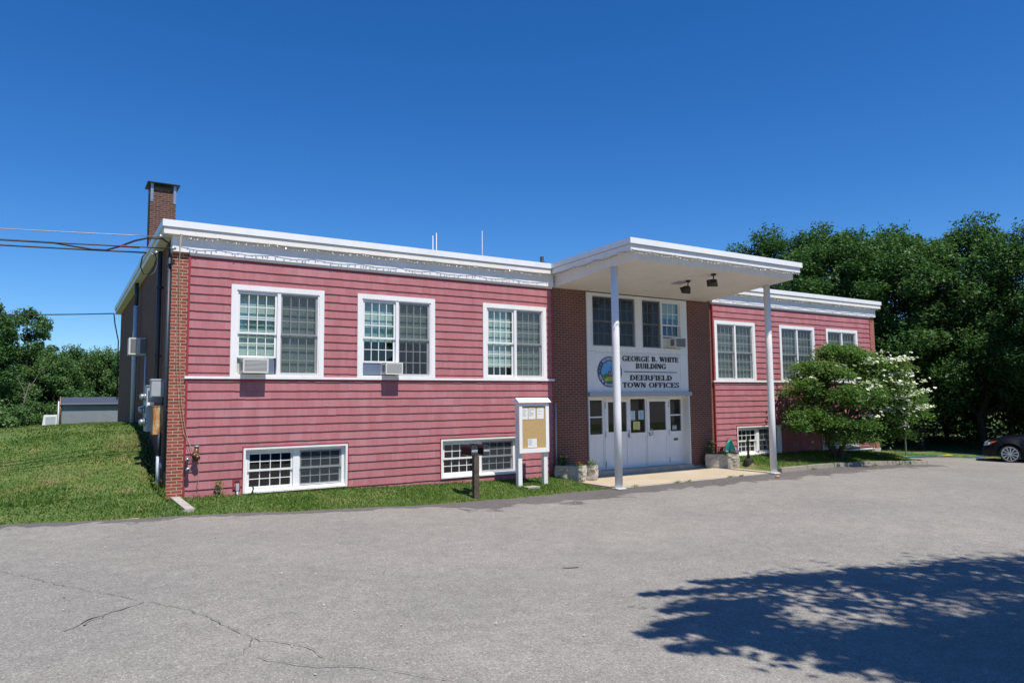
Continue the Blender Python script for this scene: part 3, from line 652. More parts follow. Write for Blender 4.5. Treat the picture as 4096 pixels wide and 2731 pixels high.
mb = MB(); mb.tube([(-.08, .62, .74), (-.08, .62, 1.25)], .038, 14); mb.build('conduit', M['darkpipe'], bld, True)
mb = MB(); mb.box(-.03, -.005, .36, .44, 3.5, 3.72); mb.build('red_plate', M['redsleeve'], bld)

# ------------------------------------------------------------------ lettering (serif capitals built from strokes)
def arc_ring(cx, cz, rx, rz, tx, tz, a0, a1, n=14):
    out = []; inn = []
    for i in range(n + 1):
        a = rad(a0 + (a1 - a0) * i / n); out.append((cx + rx * math.cos(a), cz + rz * math.sin(a))); inn.append((cx + (rx - tx) * math.cos(a), cz + (rz - tz) * math.sin(a)))
    return [[out[i], out[i + 1], inn[i + 1], inn[i]] for i in range(n)]
T, H_, SF = .19, .075, .055
def R_(x0, z0, x1, z1): return [[(x0, z0), (x1, z0), (x1, z1), (x0, z1)]]
def stem(x, e=.07): return R_(x, 0, x + T, 1) + R_(x - e, 0, x + T + e, SF) + R_(x - e, 1 - SF, x + T + e, 1)
def dg(xa, xb, t): return [[(xa, 0), (xa + t, 0), (xb + t, 1), (xb, 1)]]
def glyph(c):
    if c == 'I': return stem(.08), .36
    if c == 'L': return stem(.08) + R_(.27, 0, .66, H_) + R_(.61, 0, .66, .28), .70
    if c == 'E': return stem(.08) + R_(.27, 0, .66, H_) + R_(.27, 1 - H_, .64, 1) + R_(.61, 0, .66, .27) + R_(.59, .76, .64, 1) + R_(.27, .48, .52, .55) + R_(.49, .40, .53, .64), .70
    if c == 'F': return stem(.08) + R_(.27, 1 - H_, .64, 1) + R_(.59, .74, .64, 1) + R_(.27, .48, .50, .55) + R_(.47, .40, .51, .64), .68
    if c == 'T': return stem(.25) + R_(.02, 1 - H_, .68, 1) + R_(.02, .74, .07, 1) + R_(.63, .74, .68, 1), .70
    if c == 'H': return stem(.08) + stem(.58) + R_(.27, .47, .58, .55), .86
    if c == 'N': return R_(.10, 0, .17, 1) + R_(.02, 0, .25, SF) + R_(.02, 1 - SF, .25, 1) + R_(.66, 0, .73, 1) + R_(.58, 1 - SF, .81, 1) + [[(.12, 1), (.34, 1), (.73, 0), (.54, 0)]], .83
    if c == 'W': return [[(.04, 1), (.24, 1), (.40, 0), (.30, 0)], [(.30, 0), (.40, 0), (.60, .95), (.52, .95)], [(.44, 1), (.64, 1), (.82, 0), (.72, 0)], [(.72, 0), (.82, 0), (1.04, 1), (.97, 1)]] + R_(-.02, 1 - SF, .30, 1) + R_(.42, 1 - SF, .70, 1) + R_(.92, 1 - SF, 1.10, 1), 1.1
    if c == 'U': return R_(.10, .3, .10 + T, 1) + R_(.02, 1 - SF, .36, 1) + R_(.64, .3, .71, 1) + R_(.56, 1 - SF, .80, 1) + arc_ring(.405, .32, .305, .33, .13, .1, 180, 360), .82
    if c == 'D': return stem(.08) + arc_ring(.30, .5, .48, .5, T, H_, -90, 90) + R_(.2, 0, .32, H_) + R_(.2, 1 - H_, .32, 1), .82
    if c == 'B': return stem(.08) + arc_ring(.36, .755, .29, .245, .16, H_, -90, 90) + arc_ring(.36, .265, .34, .265, .18, H_, -90, 90) + R_(.27, 0, .38, H_) + R_(.27, .48, .38, .54) + R_(.27, 1 - H_, .38, 1), .76
    if c in 'RP':
        g = stem(.08) + arc_ring(.38, .745, .30, .255, .17, H_, -90, 90) + R_(.27, 1 - H_, .40, 1) + R_(.27, .49, .40, .56)
        if c == 'R': g = g + [[(.38, .5), (.55, .5), (.84, 0), (.63, 0)]] + R_(.6, 0, .90, SF)
        return g, (.84 if c == 'R' else .72)
    if c == 'O': return arc_ring(.46, .5, .43, .51, .18, H_, 0, 360, 26), .92
    if c in 'CG':
        g = arc_ring(.46, .5, .43, .51, .18, H_, 42, 318, 22) + R_(.74, .70, .79, .98)
        return (g + (R_(.62, 0.05, .80, .42) + R_(.54, .38, .86, .44) if c == 'G' else R_(.76, .04, .79, .22))), (.90 if c == 'G' else .86)
    if c == 'S': return arc_ring(.34, .745, .27, .265, .13, .09, 30, 270) + arc_ring(.34, .265, .29, .275, .14, .09, -150, 90) + R_(.56, .70, .60, .98) + R_(.04, .02, .08, .30), .66
    if c == 'A': return [[(.0 + .06, 0), (.14, 0), (.44, 1), (.38, 1)], [(.34, 1), (.50, 1), (.86, 0), (.66, 0)]] + R_(.2, .3, .62, .37) + R_(-.02, 0, .22, SF) + R_(.58, 0, .94, SF), .92
    if c == 'M': return R_(.08, 0, .15, 1) + R_(.0, 0, .23, SF) + R_(.75, 0, .94, 1) + R_(.68, 0, 1.0, SF) + [[(.08, 1), (.28, 1), (.56, 0), (.46, 0)], [(.46, 0), (.53, 0), (.82, 1), (.74, 1)]], 1.02
    if c == '.': return arc_ring(.13, .09, .1, .1, .1, .1, 0, 360, 10), .26
    if c == '1': return R_(.2, 0, .36, 1) + R_(.1, 0, .46, SF) + [[(.08, .8), (.2, .84), (.2, .94), (.08, .84)]], .5
    if c == '7': return R_(.05, .88, .55, 1) + [[(.14, 0), (.3, 0), (.55, .9), (.44, .9)]], .6
    if c == '6': return arc_ring(.32, .3, .28, .3, .14, .08, 0, 360, 18) + arc_ring(.42, .5, .38, .5, .14, .08, 95, 200, 8), .62
    return [], .42
def text_w(s, tr=.03): return sum(glyph(c)[1] + tr for c in s) - tr
def text_polys(s, x0, z0, h, width):
    k = width / text_w(s); x = x0; out = []
    for c in s:
        g, adv = glyph(c)
        for p in g: out.append([(x + a * k, z0 + b * h) for a, b in p])
        x += (adv + .03) * k
    return out
def add_polys(mb, polys, y, t, step=.00012):
    for i, p in enumerate(polys):
        ar = sum(p[j][0] * p[(j + 1) % len(p)][1] - p[(j + 1) % len(p)][0] * p[j][1] for j in range(len(p)))
        if ar < 0: p = p[::-1]
        mb.poly(p, y - t - (i % 9) * step, y)
sign = thing('building_sign', 'black raised letters and round blue town seal on the panel over the doors', 'sign', (13.1, .02, 2.1))
for name, s, x0, x1, z0, z1 in (('lettering', 'GEORGE B. WHITE', 12.385, 14.745, 2.985, 3.14), ('lettering', 'BUILDING', 12.925, 14.20, 2.765, 2.92), ('lettering', 'DEERFIELD', 12.675, 14.445, 2.405, 2.56), ('lettering', 'TOWN OFFICES', 12.38, 14.745, 2.185, 2.335)):
    mb = MB(); add_polys(mb, text_polys(s, x0, z0, z1 - z0, x1 - x0), .019, .018); tag(mb.build(name, M['letters'], sign), 'black raised letters reading ' + s)
mb = MB(); mb.box(12.45, 14.67, .003, .0185, 2.652, 2.67); mb.build('divider_bar', M['letters'], sign)
# seal
SX, SZ, SRX, SRZ = 11.885, 2.65, .468, .455
def disc(mb, rx_, rz_, y0, y1, z_lo=-2, n=48):
    pts = [(SX + rx_ * math.cos(2 * math.pi * i / n), SZ + rz_ * math.sin(2 * math.pi * i / n)) for i in range(n)]
    pts = [(x, max(z, SZ + z_lo)) for x, z in pts]; mb.poly(pts, y0, y1)
mb = MB(); disc(mb, SRX, SRZ, .004, .0185); seal = mb.build('town_seal', M['blue'], sign)
mb = MB(); disc(mb, .335, .325, .001, .0035); mb.build('seal_sky', M['skyblue'], seal)
mb = MB(); pts = [(SX + .333 * math.cos(rad(a)), SZ + .323 * math.sin(rad(a))) for a in range(196, 345, 8)]; mb.poly(pts + [(SX + .2, SZ - .06), (SX + .05, SZ - .085), (SX - .1, SZ - .065), (SX - .25, SZ - .08)], -.001, .0008)
for tx, th in ((-.17, .06), (-.14, .08), (.10, .1), (.14, .13), (.17, .09)): mb.poly([(SX + tx - .02, SZ - .08), (SX + tx + .02, SZ - .08), (SX + tx, SZ - .08 + th)], -.0008, .0006)
mb.build('seal_hills', M['green'], seal)
mb = MB()
for sgn in (-1, 1):
    for i in range(13):
        a = rad(100 + i * 9.5) if sgn < 0 else rad(80 - i * 9.5); r0 = .285
        x, z = SX + r0 * math.cos(a) * 1.02, SZ + r0 * math.sin(a); t = a + math.pi / 2
        for k in (-1, 1):
            d = a + k * .9 + (0 if sgn < 0 else math.pi * 0)
            ux_, uz_ = math.cos(d), math.sin(d); l = .055
            p = [(x, z), (x + ux_ * l * .5 - uz_ * .013, z + uz_ * l * .5 + ux_ * .013), (x + ux_ * l, z + uz_ * l), (x + ux_ * l * .5 + uz_ * .013, z + uz_ * l * .5 - ux_ * .013)]
            add_polys(mb, [p], -.0012 - .00015 * ((i * 2 + k) % 7), .0006)
mb.poly([(SX - .22, SZ - .22), (SX - .1, SZ - .17), (SX, SZ - .16), (SX + .1, SZ - .17), (SX + .22, SZ - .22), (SX + .18, SZ - .285), (SX, SZ - .25), (SX - .18, SZ - .285)][::-1], -.0035, -.002)
mb.poly([(SX - .12, SZ - .25), (SX - .1, SZ - .155), (SX + .1, SZ - .155), (SX + .12, SZ - .25)][::-1], -.004, -.0022)
for i in range(4):
    for sgn in (-1, 1):
        a = rad(148 + i * 15) if sgn < 0 else rad(32 - i * 15); x, z = SX + .40 * math.cos(a), SZ + .39 * math.sin(a)
        pts = []
        for k in range(10): rr = .028 if k % 2 == 0 else .012; an = rad(90 + 36 * k); pts.append((x + rr * math.cos(an), z + rr * math.sin(an)))
        mb.poly(pts, .001, .0035)
mb.build('wreath', M['gold'], seal)
mb = MB()
dx, dz = SX - .01, SZ + .0
for q in ([(-.07, -.035), (.05, -.035), (.055, .02), (-.065, .025), (-.085, 0)], [(.03, .0), (.055, .0), (.07, .085), (.045, .08)], [(.04, .07), (.095, .072), (.085, .095), (.05, .1)]): mb.poly([(dx + a, dz + b) for a, b in q], -.004, -.0015)
for lx in (-.062, -.045, .025, .042): mb.box(dx + lx - .005, dx + lx + .005, -.0042, -.0016, dz - .115, dz - .03)
for a in ([(.055, .095), (.03, .13), (.035, .17)], [(.075, .095), (.105, .13), (.1, .175)], [(.035, .12), (.01, .14), (.005, .165)], [(.1, .125), (.125, .145), (.13, .17)]): mb.tube([(dx + u, -.003, dz + v) for u, v in a], .0045, 5)
mb.build('deer', M['deer'], seal)
mb = MB(); add_polys(mb, text_polys('1766', SX - .09, SZ - .235, .07, .18), -.0042, .0006); mb.build('lettering', M['letters'], seal)
def arc_text(mb, s, cx, cz, rr, a_mid, span, h, top=True):
    W = text_w(s); x = 0; cnt = 0
    for c in s:
        g, adv = glyph(c); mid = (x + adv / 2) / W - .5
        a = rad(a_mid - span * mid) if top else rad(a_mid + span * mid); k = rad(span) * rr / W
        px_, pz_ = cx + rr * math.cos(a) * 1.02, cz + rr * math.sin(a)
        rot = a - math.pi / 2 if top else a + math.pi / 2
        for p in g:
            q = []
            for u, v in p:
                uu, vv = (u - adv / 2) * k, (v - .5) * h; q.append((px_ + uu * math.cos(rot) - vv * math.sin(rot), pz_ + uu * math.sin(rot) + vv * math.cos(rot)))
            cnt += 1; add_polys(mb, [q], .0035 - (cnt % 9) * .0002, .0012)
        x += adv + .03
mb = MB(); arc_text(mb, 'DEERFIELD', SX, SZ, .392, 90, 88, .075); mb.build('lettering', M['petal_white'], seal)
mb = MB(); arc_text(mb, 'NEW HAMPSHIRE', SX, SZ, .392, 270, 150, .075, False); mb.build('lettering', M['petal_white'], seal)

# ------------------------------------------------------------------ papers on the doors
def paper(name, label, x0, x1, z0, z1, y, m, lines, tilt=0, bars=None):
    t = thing(name, label, 'notice', ((x0 + x1) / 2, y, (z0 + z1) / 2)); cx, cz = (x0 + x1) / 2, (z0 + z1) / 2
    rot = lambda x, z: (cx + (x - cx) * math.cos(tilt) - (z - cz) * math.sin(tilt), cz + (x - cx) * math.sin(tilt) + (z - cz) * math.cos(tilt))
    mb = MB(); mb.poly([rot(x0, z0), rot(x1, z0), rot(x1, z1), rot(x0, z1)], y - .003, y); mb.build('sheet', m, t)
    mb = MB(); r = random.Random(int(x0 * 100))
    for i in range(lines):
        z = z1 - (z1 - z0) * (.14 + .76 * i / max(1, lines - 1)); wd = (x1 - x0) * r.uniform(.35, .8); hh = .0045
        mb.poly([rot(cx - wd / 2, z - hh), rot(cx + wd / 2, z - hh), rot(cx + wd / 2, z + hh), rot(cx - wd / 2, z + hh)], y - .004, y - .0031)
    mb.build('print_lines', M['ink'], t); return t
paper('notice', 'pale blue printed sheet taped left in the glass between the doors', 12.93, 13.13, 1.19, 1.47, DY + .026, M['paperblue'], 3)
paper('notice', 'pale blue sheet crowded with print taped right in the glass between the doors', 13.27, 13.48, 1.20, 1.48, DY + .026, M['paperblue'], 9)
paper('notice', 'yellow-green sheet hung slightly askew below two blue sheets', 13.05, 13.32, .89, 1.14, DY + .026, M['paperyellow'], 6, rad(-3))
paper('notice', 'small faded grey card low in the side window right of the doors', 14.72, 14.90, .84, .98, DY + .026, M['greybox'], 2)

# ------------------------------------------------------------------ air conditioners
def ac_unit(label, x0, x1, z0, z1, out=.30, fins=9, dark=False, grp='window air conditioners'):
    t = thing('air_conditioner', label, 'air conditioner', ((x0 + x1) / 2, 0, z0), grp); y0 = -out
    mb = MB(); mb.box(x0, x1, y0 + .012, .10, z0, z1); mb.box(x0, x0 + .03, y0, y0 + .012, z0, z1); mb.box(x1 - .03, x1, y0, y0 + .012, z0, z1); mb.box(x0 + .03, x1 - .03, y0, y0 + .012, z1 - .03, z1); mb.box(x0 + .03, x1 - .03, y0, y0 + .012, z0, z0 + .03)
    mb.build('housing', M['acwhite'], t)
    mb = MB(); mb.box(x0 + .031, x1 - .031, y0 + .006, y0 + .0118, z0 + .031, z1 - .031); mb.build('rear_grille', M['acgrey'], t)
    if not dark:
        mb = MB()
        for i in range(fins): z = z0 + .045 + (z1 - z0 - .09) * i / (fins - 1); mb.box(x0 + .035, x1 - .035, y0 - .004, y0 + .0055, z - .006, z + .006)
        mb.build('louvre', M['acwhite'], t)
    for sx in (x0 - .002, x1 + .0005):
        mb = MB(); mb.box(sx, sx + .0015, y0 + .06, -.08, z0 + .06, z1 - .06); mb.build('side_vent', M['acgrey'], t)
    return t
ac_unit('white window air conditioner at the bottom left of the leftmost upstairs window', 1.40, 1.93, 2.49, 2.80)
ac_unit('white window air conditioner near the middle of the second upstairs window', 4.66, 5.10, 2.49, 2.78)
ac_unit('white air conditioner with a plain grey back in the window above the town sign', 14.33, 14.80, 3.43, 3.75, .30, 9, True)
mb = MB(); mb.box(1.93, 2.14, .05, .07, 2.49, 2.81); tag(mb.build('window_filler', M['foil']), 'crinkled silvery filler board beside the air conditioner of the leftmost window', 'filler panel')
mb = MB(); mb.box(4.22, 4.66, .05, .07, 2.49, 2.77); tag(mb.build('window_filler', M['foil']), 'bluish foil filler board left of the second air conditioner', 'filler panel')
mb = MB(); mb.box(14.09, 14.33, .04, .07, 3.43, 3.75); tag(mb.build('window_filler', M['acwhite']), 'cream filler board left of the air conditioner over the entrance', 'filler panel')
t = thing('air_conditioner', 'boxy white air conditioner sticking out of the shaded brick side wall beside the downpipe', 'air conditioner', (0, 5.4, 3.15))
mb = MB(); mb.box(-.40, .0, 5.062, 5.62, 3.15, 3.60); mb.box(-.41, -.37, 5.05, 5.062, 3.15, 3.6); mb.box(-.23, -.14, 5.05, 5.062, 3.15, 3.6); mb.box(-.37, -.23, 5.05, 5.062, 3.15, 3.185); mb.box(-.37, -.23, 5.05, 5.062, 3.565, 3.6); mb.box(-.14, 0, 5.05, 5.062, 3.15, 3.185); mb.box(-.14, 0, 5.05, 5.062, 3.575, 3.6); mb.build('housing', M['acwhite'], t)
mb = MB(); mb.box(-.369, -.231, 5.055, 5.0615, 3.186, 3.564); mb.build('side_vent', M['acgrey'], t)
mb = MB(); mb.box(-.139, -.001, 5.055, 5.0615, 3.186, 3.574); mb.build('side_vent', M['acgrey'], t)

# ------------------------------------------------------------------ electrical gear on the gable
t = thing('meter_cabinet', 'tall pale grey electrical cabinet nearest the corner above the rusty box', 'electrical box', (-.14, .6, 1.99))
mb = MB(); mb.box(-.26, .0, .60, .95, 1.99, 2.34); mb.build('cabinet_body', M['greybox'], t)
mb = MB(); mb.box(-.275, .0, .58, .97, 2.341, 2.375); mb.box(-.25, -.02, .588, .599, 2.01, 2.33); mb.build('cabinet_lid', M['greybox'], t)
t = thing('meter_cabinet', 'dull grey electrical cabinet behind the tall pale one', 'electrical box', (-.14, 1.2, 1.3))
mb = MB(); mb.box(-.30, .0, 1.1, 1.6, 1.25, 2.23); mb.build('cabinet_body', M['greybox'], t)
mb = MB(); mb.box(-.315, .0, 1.08, 1.62, 2.231, 2.25); mb.build('cabinet_lid', M['greybox'], t)
for k, (z, y) in enumerate(((2.0, 1.22), (1.72, 1.45), (1.45, 1.22))):
    t = thing('electric_meter', ['round glass electric meter highest on the grey cabinet', 'round glass electric meter set middle on the grey cabinet side', 'round glass electric meter lowest on the grey cabinet'][k], 'electric meter', (-.31, y, z), 'electric meters on the gable')
    mb = MB(); mb.tube([(-.301, y, z), (-.34, y, z)], .085, 18); mb.build('meter_ring', M['galv'], t, True)
    mb = MB(); mb.tube([(-.34, y, z), (-.40, y, z), (-.43, y, z)], [.072, .07, .045], 18); mb.build('meter_dome', M['galv'], t, True)
t = thing('rusty_cabinet', 'rust streaked metal cabinet on the brick side wall under the grey boxes', 'electrical box', (-.1, .6, 1.19))
mb = MB(); mb.box(-.21, .0, .61, 1.0, 1.19, 1.79); mb.build('cabinet_body', M['rust'], t)
mb = MB(); mb.box(-.205, -.004, .594, .609, 1.2, 1.775); mb.box(-.225, 0, .585, 1.02, 1.791, 1.805); mb.build('cabinet_door', M['rust'], t)
mb = MB(); mb.box(-.32, -.18, .8, 1.05, 1.815, 1.88); tag(mb.build('junction_box', M['white']), 'small white junction box on top of the rusty cabinet', 'electrical box')

# ------------------------------------------------------------------ service cables from the left
def sag(a, b, s, n=24): a, b = Vector(a), Vector(b); return [a + (b - a) * (i / n) - Vector((0, 0, s * 4 * (i / n) * (1 - i / n))) for i in range(n + 1)]
def cable(label, pts, r, m='wire', smooth=True):
    mb = MB(); mb.tube(pts, r, 6); return tag(mb.build('service_cable', M[m], None, True), label, 'cable', 'overhead cables to the building corner')
cable('thin bare cable, topmost of the bundle reaching the roof corner from the left', sag((-14, .6, 5.0), (-.25, -.1, 5.30), .12), .009, 'wirelight')
cable('thick black cable sagging under the topmost cable then looping into the corner', [Vector(p) for p in sag((-14, .62, 4.98), (-2.1, .25, 5.03), .10, 14)] + [Vector(p) for p in [(-1.75, .22, 4.99), (-1.45, .2, 4.96), (-1.2, .2, 4.97), (-.95, .15, 5.07), (-.7, .1, 5.20), (-.45, 0, 5.27), (-.2, .0, 5.28), (-.06, .05, 5.20), (-.045, .09, 4.95)]], .019)
cable('dark cable with a red sleeve ending at the frieze corner', sag((-14, .3, 4.75), (-.0, -.12, 5.07), .1), .013)
cable('black and pale twisted cable, lowest of the upper bundle', [Vector(p) for p in sag((-14, .5, 4.70), (-.45, .5, 5.05), .08)], .016)
cable('drip loops of thick cable hanging below the eave bracket', [Vector(p) for p in [(-.45, .5, 5.05), (-.52, .5, 4.95), (-.55, .55, 4.75), (-.48, .58, 4.60), (-.38, .58, 4.62), (-.3, .55, 4.75), (-.25, .52, 4.95), (-.3, .5, 5.06), (-.24, .5, 5.05)]], .014)
cable('pale inner loop of cable hanging below the eave bracket', [Vector(p) for p in [(-.4, .52, 5.06), (-.27, .52, 5.02), (-.22, .55, 4.85), (-.27, .58, 4.66), (-.36, .6, 4.58)]], .009, 'wirelight')
cable('lone dark cable reaching the far rear roof corner from the left', sag((-16, 17, 5.2), (-.24, 15.7, 5.40), .25), .022)
cable('dark cable hanging down the rear brick corner', [Vector(p) for p in [(-.24, 15.7, 5.40), (-.2, 15.62, 5.0), (-.06, 15.6, 4.3), (-.04, 15.56, 2)]], .022)
mb = MB(); mb.tube([(-.97, .02, 5.045), (-.62, .01, 5.055)], .024, 8); tag(mb.build('cable_sleeve', M['redsleeve'], None, True), 'red plastic sleeve on the cable to the frieze corner', 'cable sleeve')
for lb, p in (('grey porcelain insulator on the eave edge', (-.25, -.12, 5.30)), ('grey clamp and insulator on the frieze corner', (-.01, -.14, 5.07)), ('white bracket holding the twisted cable at the eave', (-.26, .5, 5.07))):
    mb = MB(); a = Vector(p); mb.tube([a + Vector((-.05, 0, 0)), a, a + Vector((.06, .0, 0))], [.02, .042, .02], 10); mb.tube([a, a + Vector((.0, .05, .05))], .01, 6); tag(mb.build('cable_insulator', M['galv'], None, True), lb, 'insulator')

# ------------------------------------------------------------------ string lights
def string_lights(label, path, hook, sagd, pitch, seed):
    r = random.Random(seed); t = thing('string_lights', label, 'string lights', path[0], 'christmas light strings along the eaves'); pts = []
    P = [Vector(p) for p in path]; tot = sum((b - a).length for a, b in zip(P, P[1:]))
    def at(d):
        for a, b in zip(P, P[1:]):
            l = (b - a).length
            if d <= l: return a + (b - a) * (d / l)
            d -= l
        return P[-1].copy()
    d = 0; nx = hook * r.uniform(.7, 1.2); st = 0
    while d <= tot:
        if d > nx: st = nx; nx = d + hook * r.uniform(.75, 1.25)
        u = (d - st) / max(.01, nx - st); q = at(d); q.z -= sagd * 4 * u * (1 - u) * r.uniform(.8, 1.1); pts.append(q); d += .07
    mb = MB(); mb.tube(pts, .005, 4); mb.build('light_wire', M['lightwire'], t)
    base = None; d = .05; i = 0
    me = None
    while d < tot:
        k = min(len(pts) - 1, int(d / .07)); q = pts[k]
        if me is None:
            mb = MB(); mb.tube([(0, 0, 0), (0, 0, -.022)], .007, 5); mb.cur = 1; mb.tube([(0, 0, -.022), (0, 0, -.04), (0, 0, -.062)], [.011, .013, .003], 6)
            ob = mb.build('bulb', [M['lightwire'], M['bulb']], t); me = ob.data
        else: ob = link(me, 'bulb', t)
        ob.location = q; ob.rotation_euler = (r.uniform(-.5, .5), r.uniform(-.7, .7), 0); d += pitch * r.uniform(.6, 1.4); i += 1
        if i >= 99: break
string_lights('string of small clear bulbs along the left wing eave', [(.12, -.2, 5.37), (9.6, -.2, 5.37)], 1.0, .05, .105, 1)
string_lights('string of small clear bulbs along the shaded left side of the porch roof', [(9.65, -.1, 5.37), (9.65, -3.47, 5.46)], .9, .05, .10, 2)
string_lights('bunched string of clear bulbs along the front edge of the porch roof', [(9.68, -3.49, 5.47), (16.2, -3.49, 5.47)], .8, .05, .07, 3)
string_lights('string of small clear bulbs along the right wing eave', [(16.4, -.2, 5.37), (26.0, -.2, 5.37)], 1.0, .05, .10, 4)

# ------------------------------------------------------------------ floodlights
def flood(label, p, d):
    t = thing('floodlight', label, 'floodlight', p, 'floodlights under the porch roof'); p = Vector(p); d = Vector(d).normalized(); s = d.cross(Vector((0, 0, 1))).normalized(); u = s.cross(d)
    mb = MB(); mb.tube([p, p - Vector((0, 0, .05))], [.07, .06], 12); mb.build('mount', M['black'], t, True)
    e = p + Vector((0, 0, -.16)) + d * .03; mb = MB(); mb.tube([p - Vector((0, 0, .05)), e], .016, 8); mb.build('arm', M['black'], t, True)
    c = e + d * .06 - Vector((0, 0, .03)); mb = MB(); vs = []
    for (k, a, b) in ((-.08, .07, .05), (.09, .15, .10)):
        for (i, j) in ((-1, -1), (1, -1), (1, 1), (-1, 1)): vs.append(c + d * k + s * a * i + u * b * j)
    mb.add(vs, [(3, 2, 1, 0), (4, 5, 6, 7), (0, 1, 5, 4), (1, 2, 6, 5), (2, 3, 7, 6), (3, 0, 4, 7)]); mb.build('lamp_head', M['black'], t)
flood('black floodlight in the middle of the porch ceiling beside the square vent', (13.06, -2.1, sof(-2.1)), (.15, 1, -.55))
flood('black floodlight nearer the front edge of the porch ceiling', (13.15, -2.95, sof(-2.95)), (.55, .8, -.25))

# ------------------------------------------------------------------ antennas and roof vent
for lb, x, z1, r_ in (('short white antenna rod, left of a close pair on the roof', 8.99, 7.64, .014), ('taller white antenna rod, right of a close pair on the roof', 9.13, 7.76, .014), ('lone thin white whip antenna on the roof', 11.0, 8.05, .009)):
    mb = MB(); mb.tube([(x, 6, 5.6), (x, 6, (5.6 + z1) / 2), (x, 6, z1)], [r_, r_, r_ * .8], 8); tag(mb.build('antenna', M['white'], None, True), lb, 'antenna')
t = thing('roof_vent', 'dark vent pipe with round flashing on the roof just left of the porch', 'roof vent', (13.67, 6, 5.63))
mb = MB(); mb.tube([(13.67, 6, 5.6), (13.67, 6, 7.36)], .066, 14); mb.build('vent_pipe', M['black'], t, True)
mb = MB(); mb.tube([(13.73, 6.1, 5.6), (13.73, 6.1, 7.10), (13.73, 6.1, 7.14), (13.73, 6.1, 7.155)], [.14, .14, .2, .05], 18); mb.build('vent_flashing', M['darkpipe'], t, True)

# ------------------------------------------------------------------ wall fittings by the left corner
t = thing('hose_connection', 'rusty brown fire hose connection with a grey cap and rope tied round it', 'fire hose connection', (.54, -.02, .8))
mb = MB(); mb.tube([(.54, 0, .80), (.54, -.12, .80)], .06, 14); mb.tube([(.54, -.09, .66), (.54, -.12, .80), (.55, -.12, .93)], [.055, .05, .04], 12); mb.tube([(.54, -.12, .8), (.48, -.2, .76)], .045, 12); mb.tube([(.54, -.12, .76), (.57, -.21, .72)], .045, 12); mb.build('pipe_body', M['brass'], t, True)
mb = MB(); mb.tube([(.55, -.12, .93), (.55, -.12, .955), (.55, -.12, .975)], [.05, .065, .05], 14); mb.build('cap', M['hydrantgrey'], t, True)
for k, (x, z) in enumerate(((.37, .69), (.385, .49))):
    t = thing('wall_hydrant', ['grey ringed pipe outlet, upper of two by the brick corner', 'grey ringed pipe outlet, lower of two by the brick corner'][k], 'pipe outlet', (x, 0, z), 'pipe outlets by the brick corner')
    mb = MB(); mb.tube([(x, 0, z), (x, -.15, z)], .035, 12); mb.build('pipe_body', M['rubber'], t, True)
    mb = MB(); mb.tube([(x, -.15, z), (x, -.2, z)], .046, 16); mb.build('ring', M['hydrantgrey'], t, True)
    mb = MB(); mb.tube([(x, -.2005, z), (x, -.203, z)], .02, 12); mb.build('bore', M['black'], t)
def rope(label, pts, r=.0055): mb = MB(); mb.tube([Vector(p) for p in pts], r, 5); tag(mb.build('rope', M['rope'], None, True), label, 'rope')
rope('long thin tan rope hanging down the left brick corner to the hose connection', [(.12, -.2, 5.33), (.13, -.09, 4.9), (.15, -.05, 3.8), (.19, -.05, 2.6), (.24, -.05, 1.9), (.33, -.05, 1.3), (.42, -.06, 1.0), (.5, -.2, .84)])
rope('second thin tan rope beside the first on the brick corner', [(.14, -.2, 5.33), (.12, -.08, 4.8), (.11, -.04, 3.6), (.12, -.04, 2.7), (.2, -.04, 1.8), (.3, -.05, 1.25), (.46, -.15, .85)], .0045)
rope('short frayed rope end dangling below the hose connection', [(.5, -.2, .82), (.58, -.2, .80), (.61, -.17, .7), (.6, -.13, .5), (.59, -.12, .32), (.575, -.12, .26), (.6, -.12, .24), (.585, -.13, .2)])
t = thing('wall_outlet', 'red vent box with a grey pipe bending into the grass by the leftmost basement window', 'pipe', (1.36, 0, .03))
mb = MB(); mb.box(1.29, 1.325, -.045, 0, .0, .21); mb.box(1.415, 1.45, -.045, 0, .0, .21); mb.box(1.325, 1.415, -.045, 0, .175, .21); mb.box(1.325, 1.415, -.045, 0, .0, .03); mb.build('red_box', M['redtrim'], t)
mb = MB(); mb.box(1.345, 1.41, -.11, -.05, -.02, .13); mb.build('cap', M['greybox'], t)
mb = MB(); mb.tube([(1.378, -.08, -.02), (1.38, -.09, -.1), (1.40, -.14, -.22), (1.41, -.15, -.35)], .022, 10); mb.build('drain_pipe', M['pvc'], t, True)
mb = MB(); mb.tube([(1.70, -.04, .05), (1.71, -.09, .0), (1.67, -.12, -.1), (1.55, -.15, -.18), (1.42, -.17, -.22)], .017, 8); tag(mb.build('hose', M['rubber'], None, True), 'black hose curving from the first basement window into the grass', 'hose')

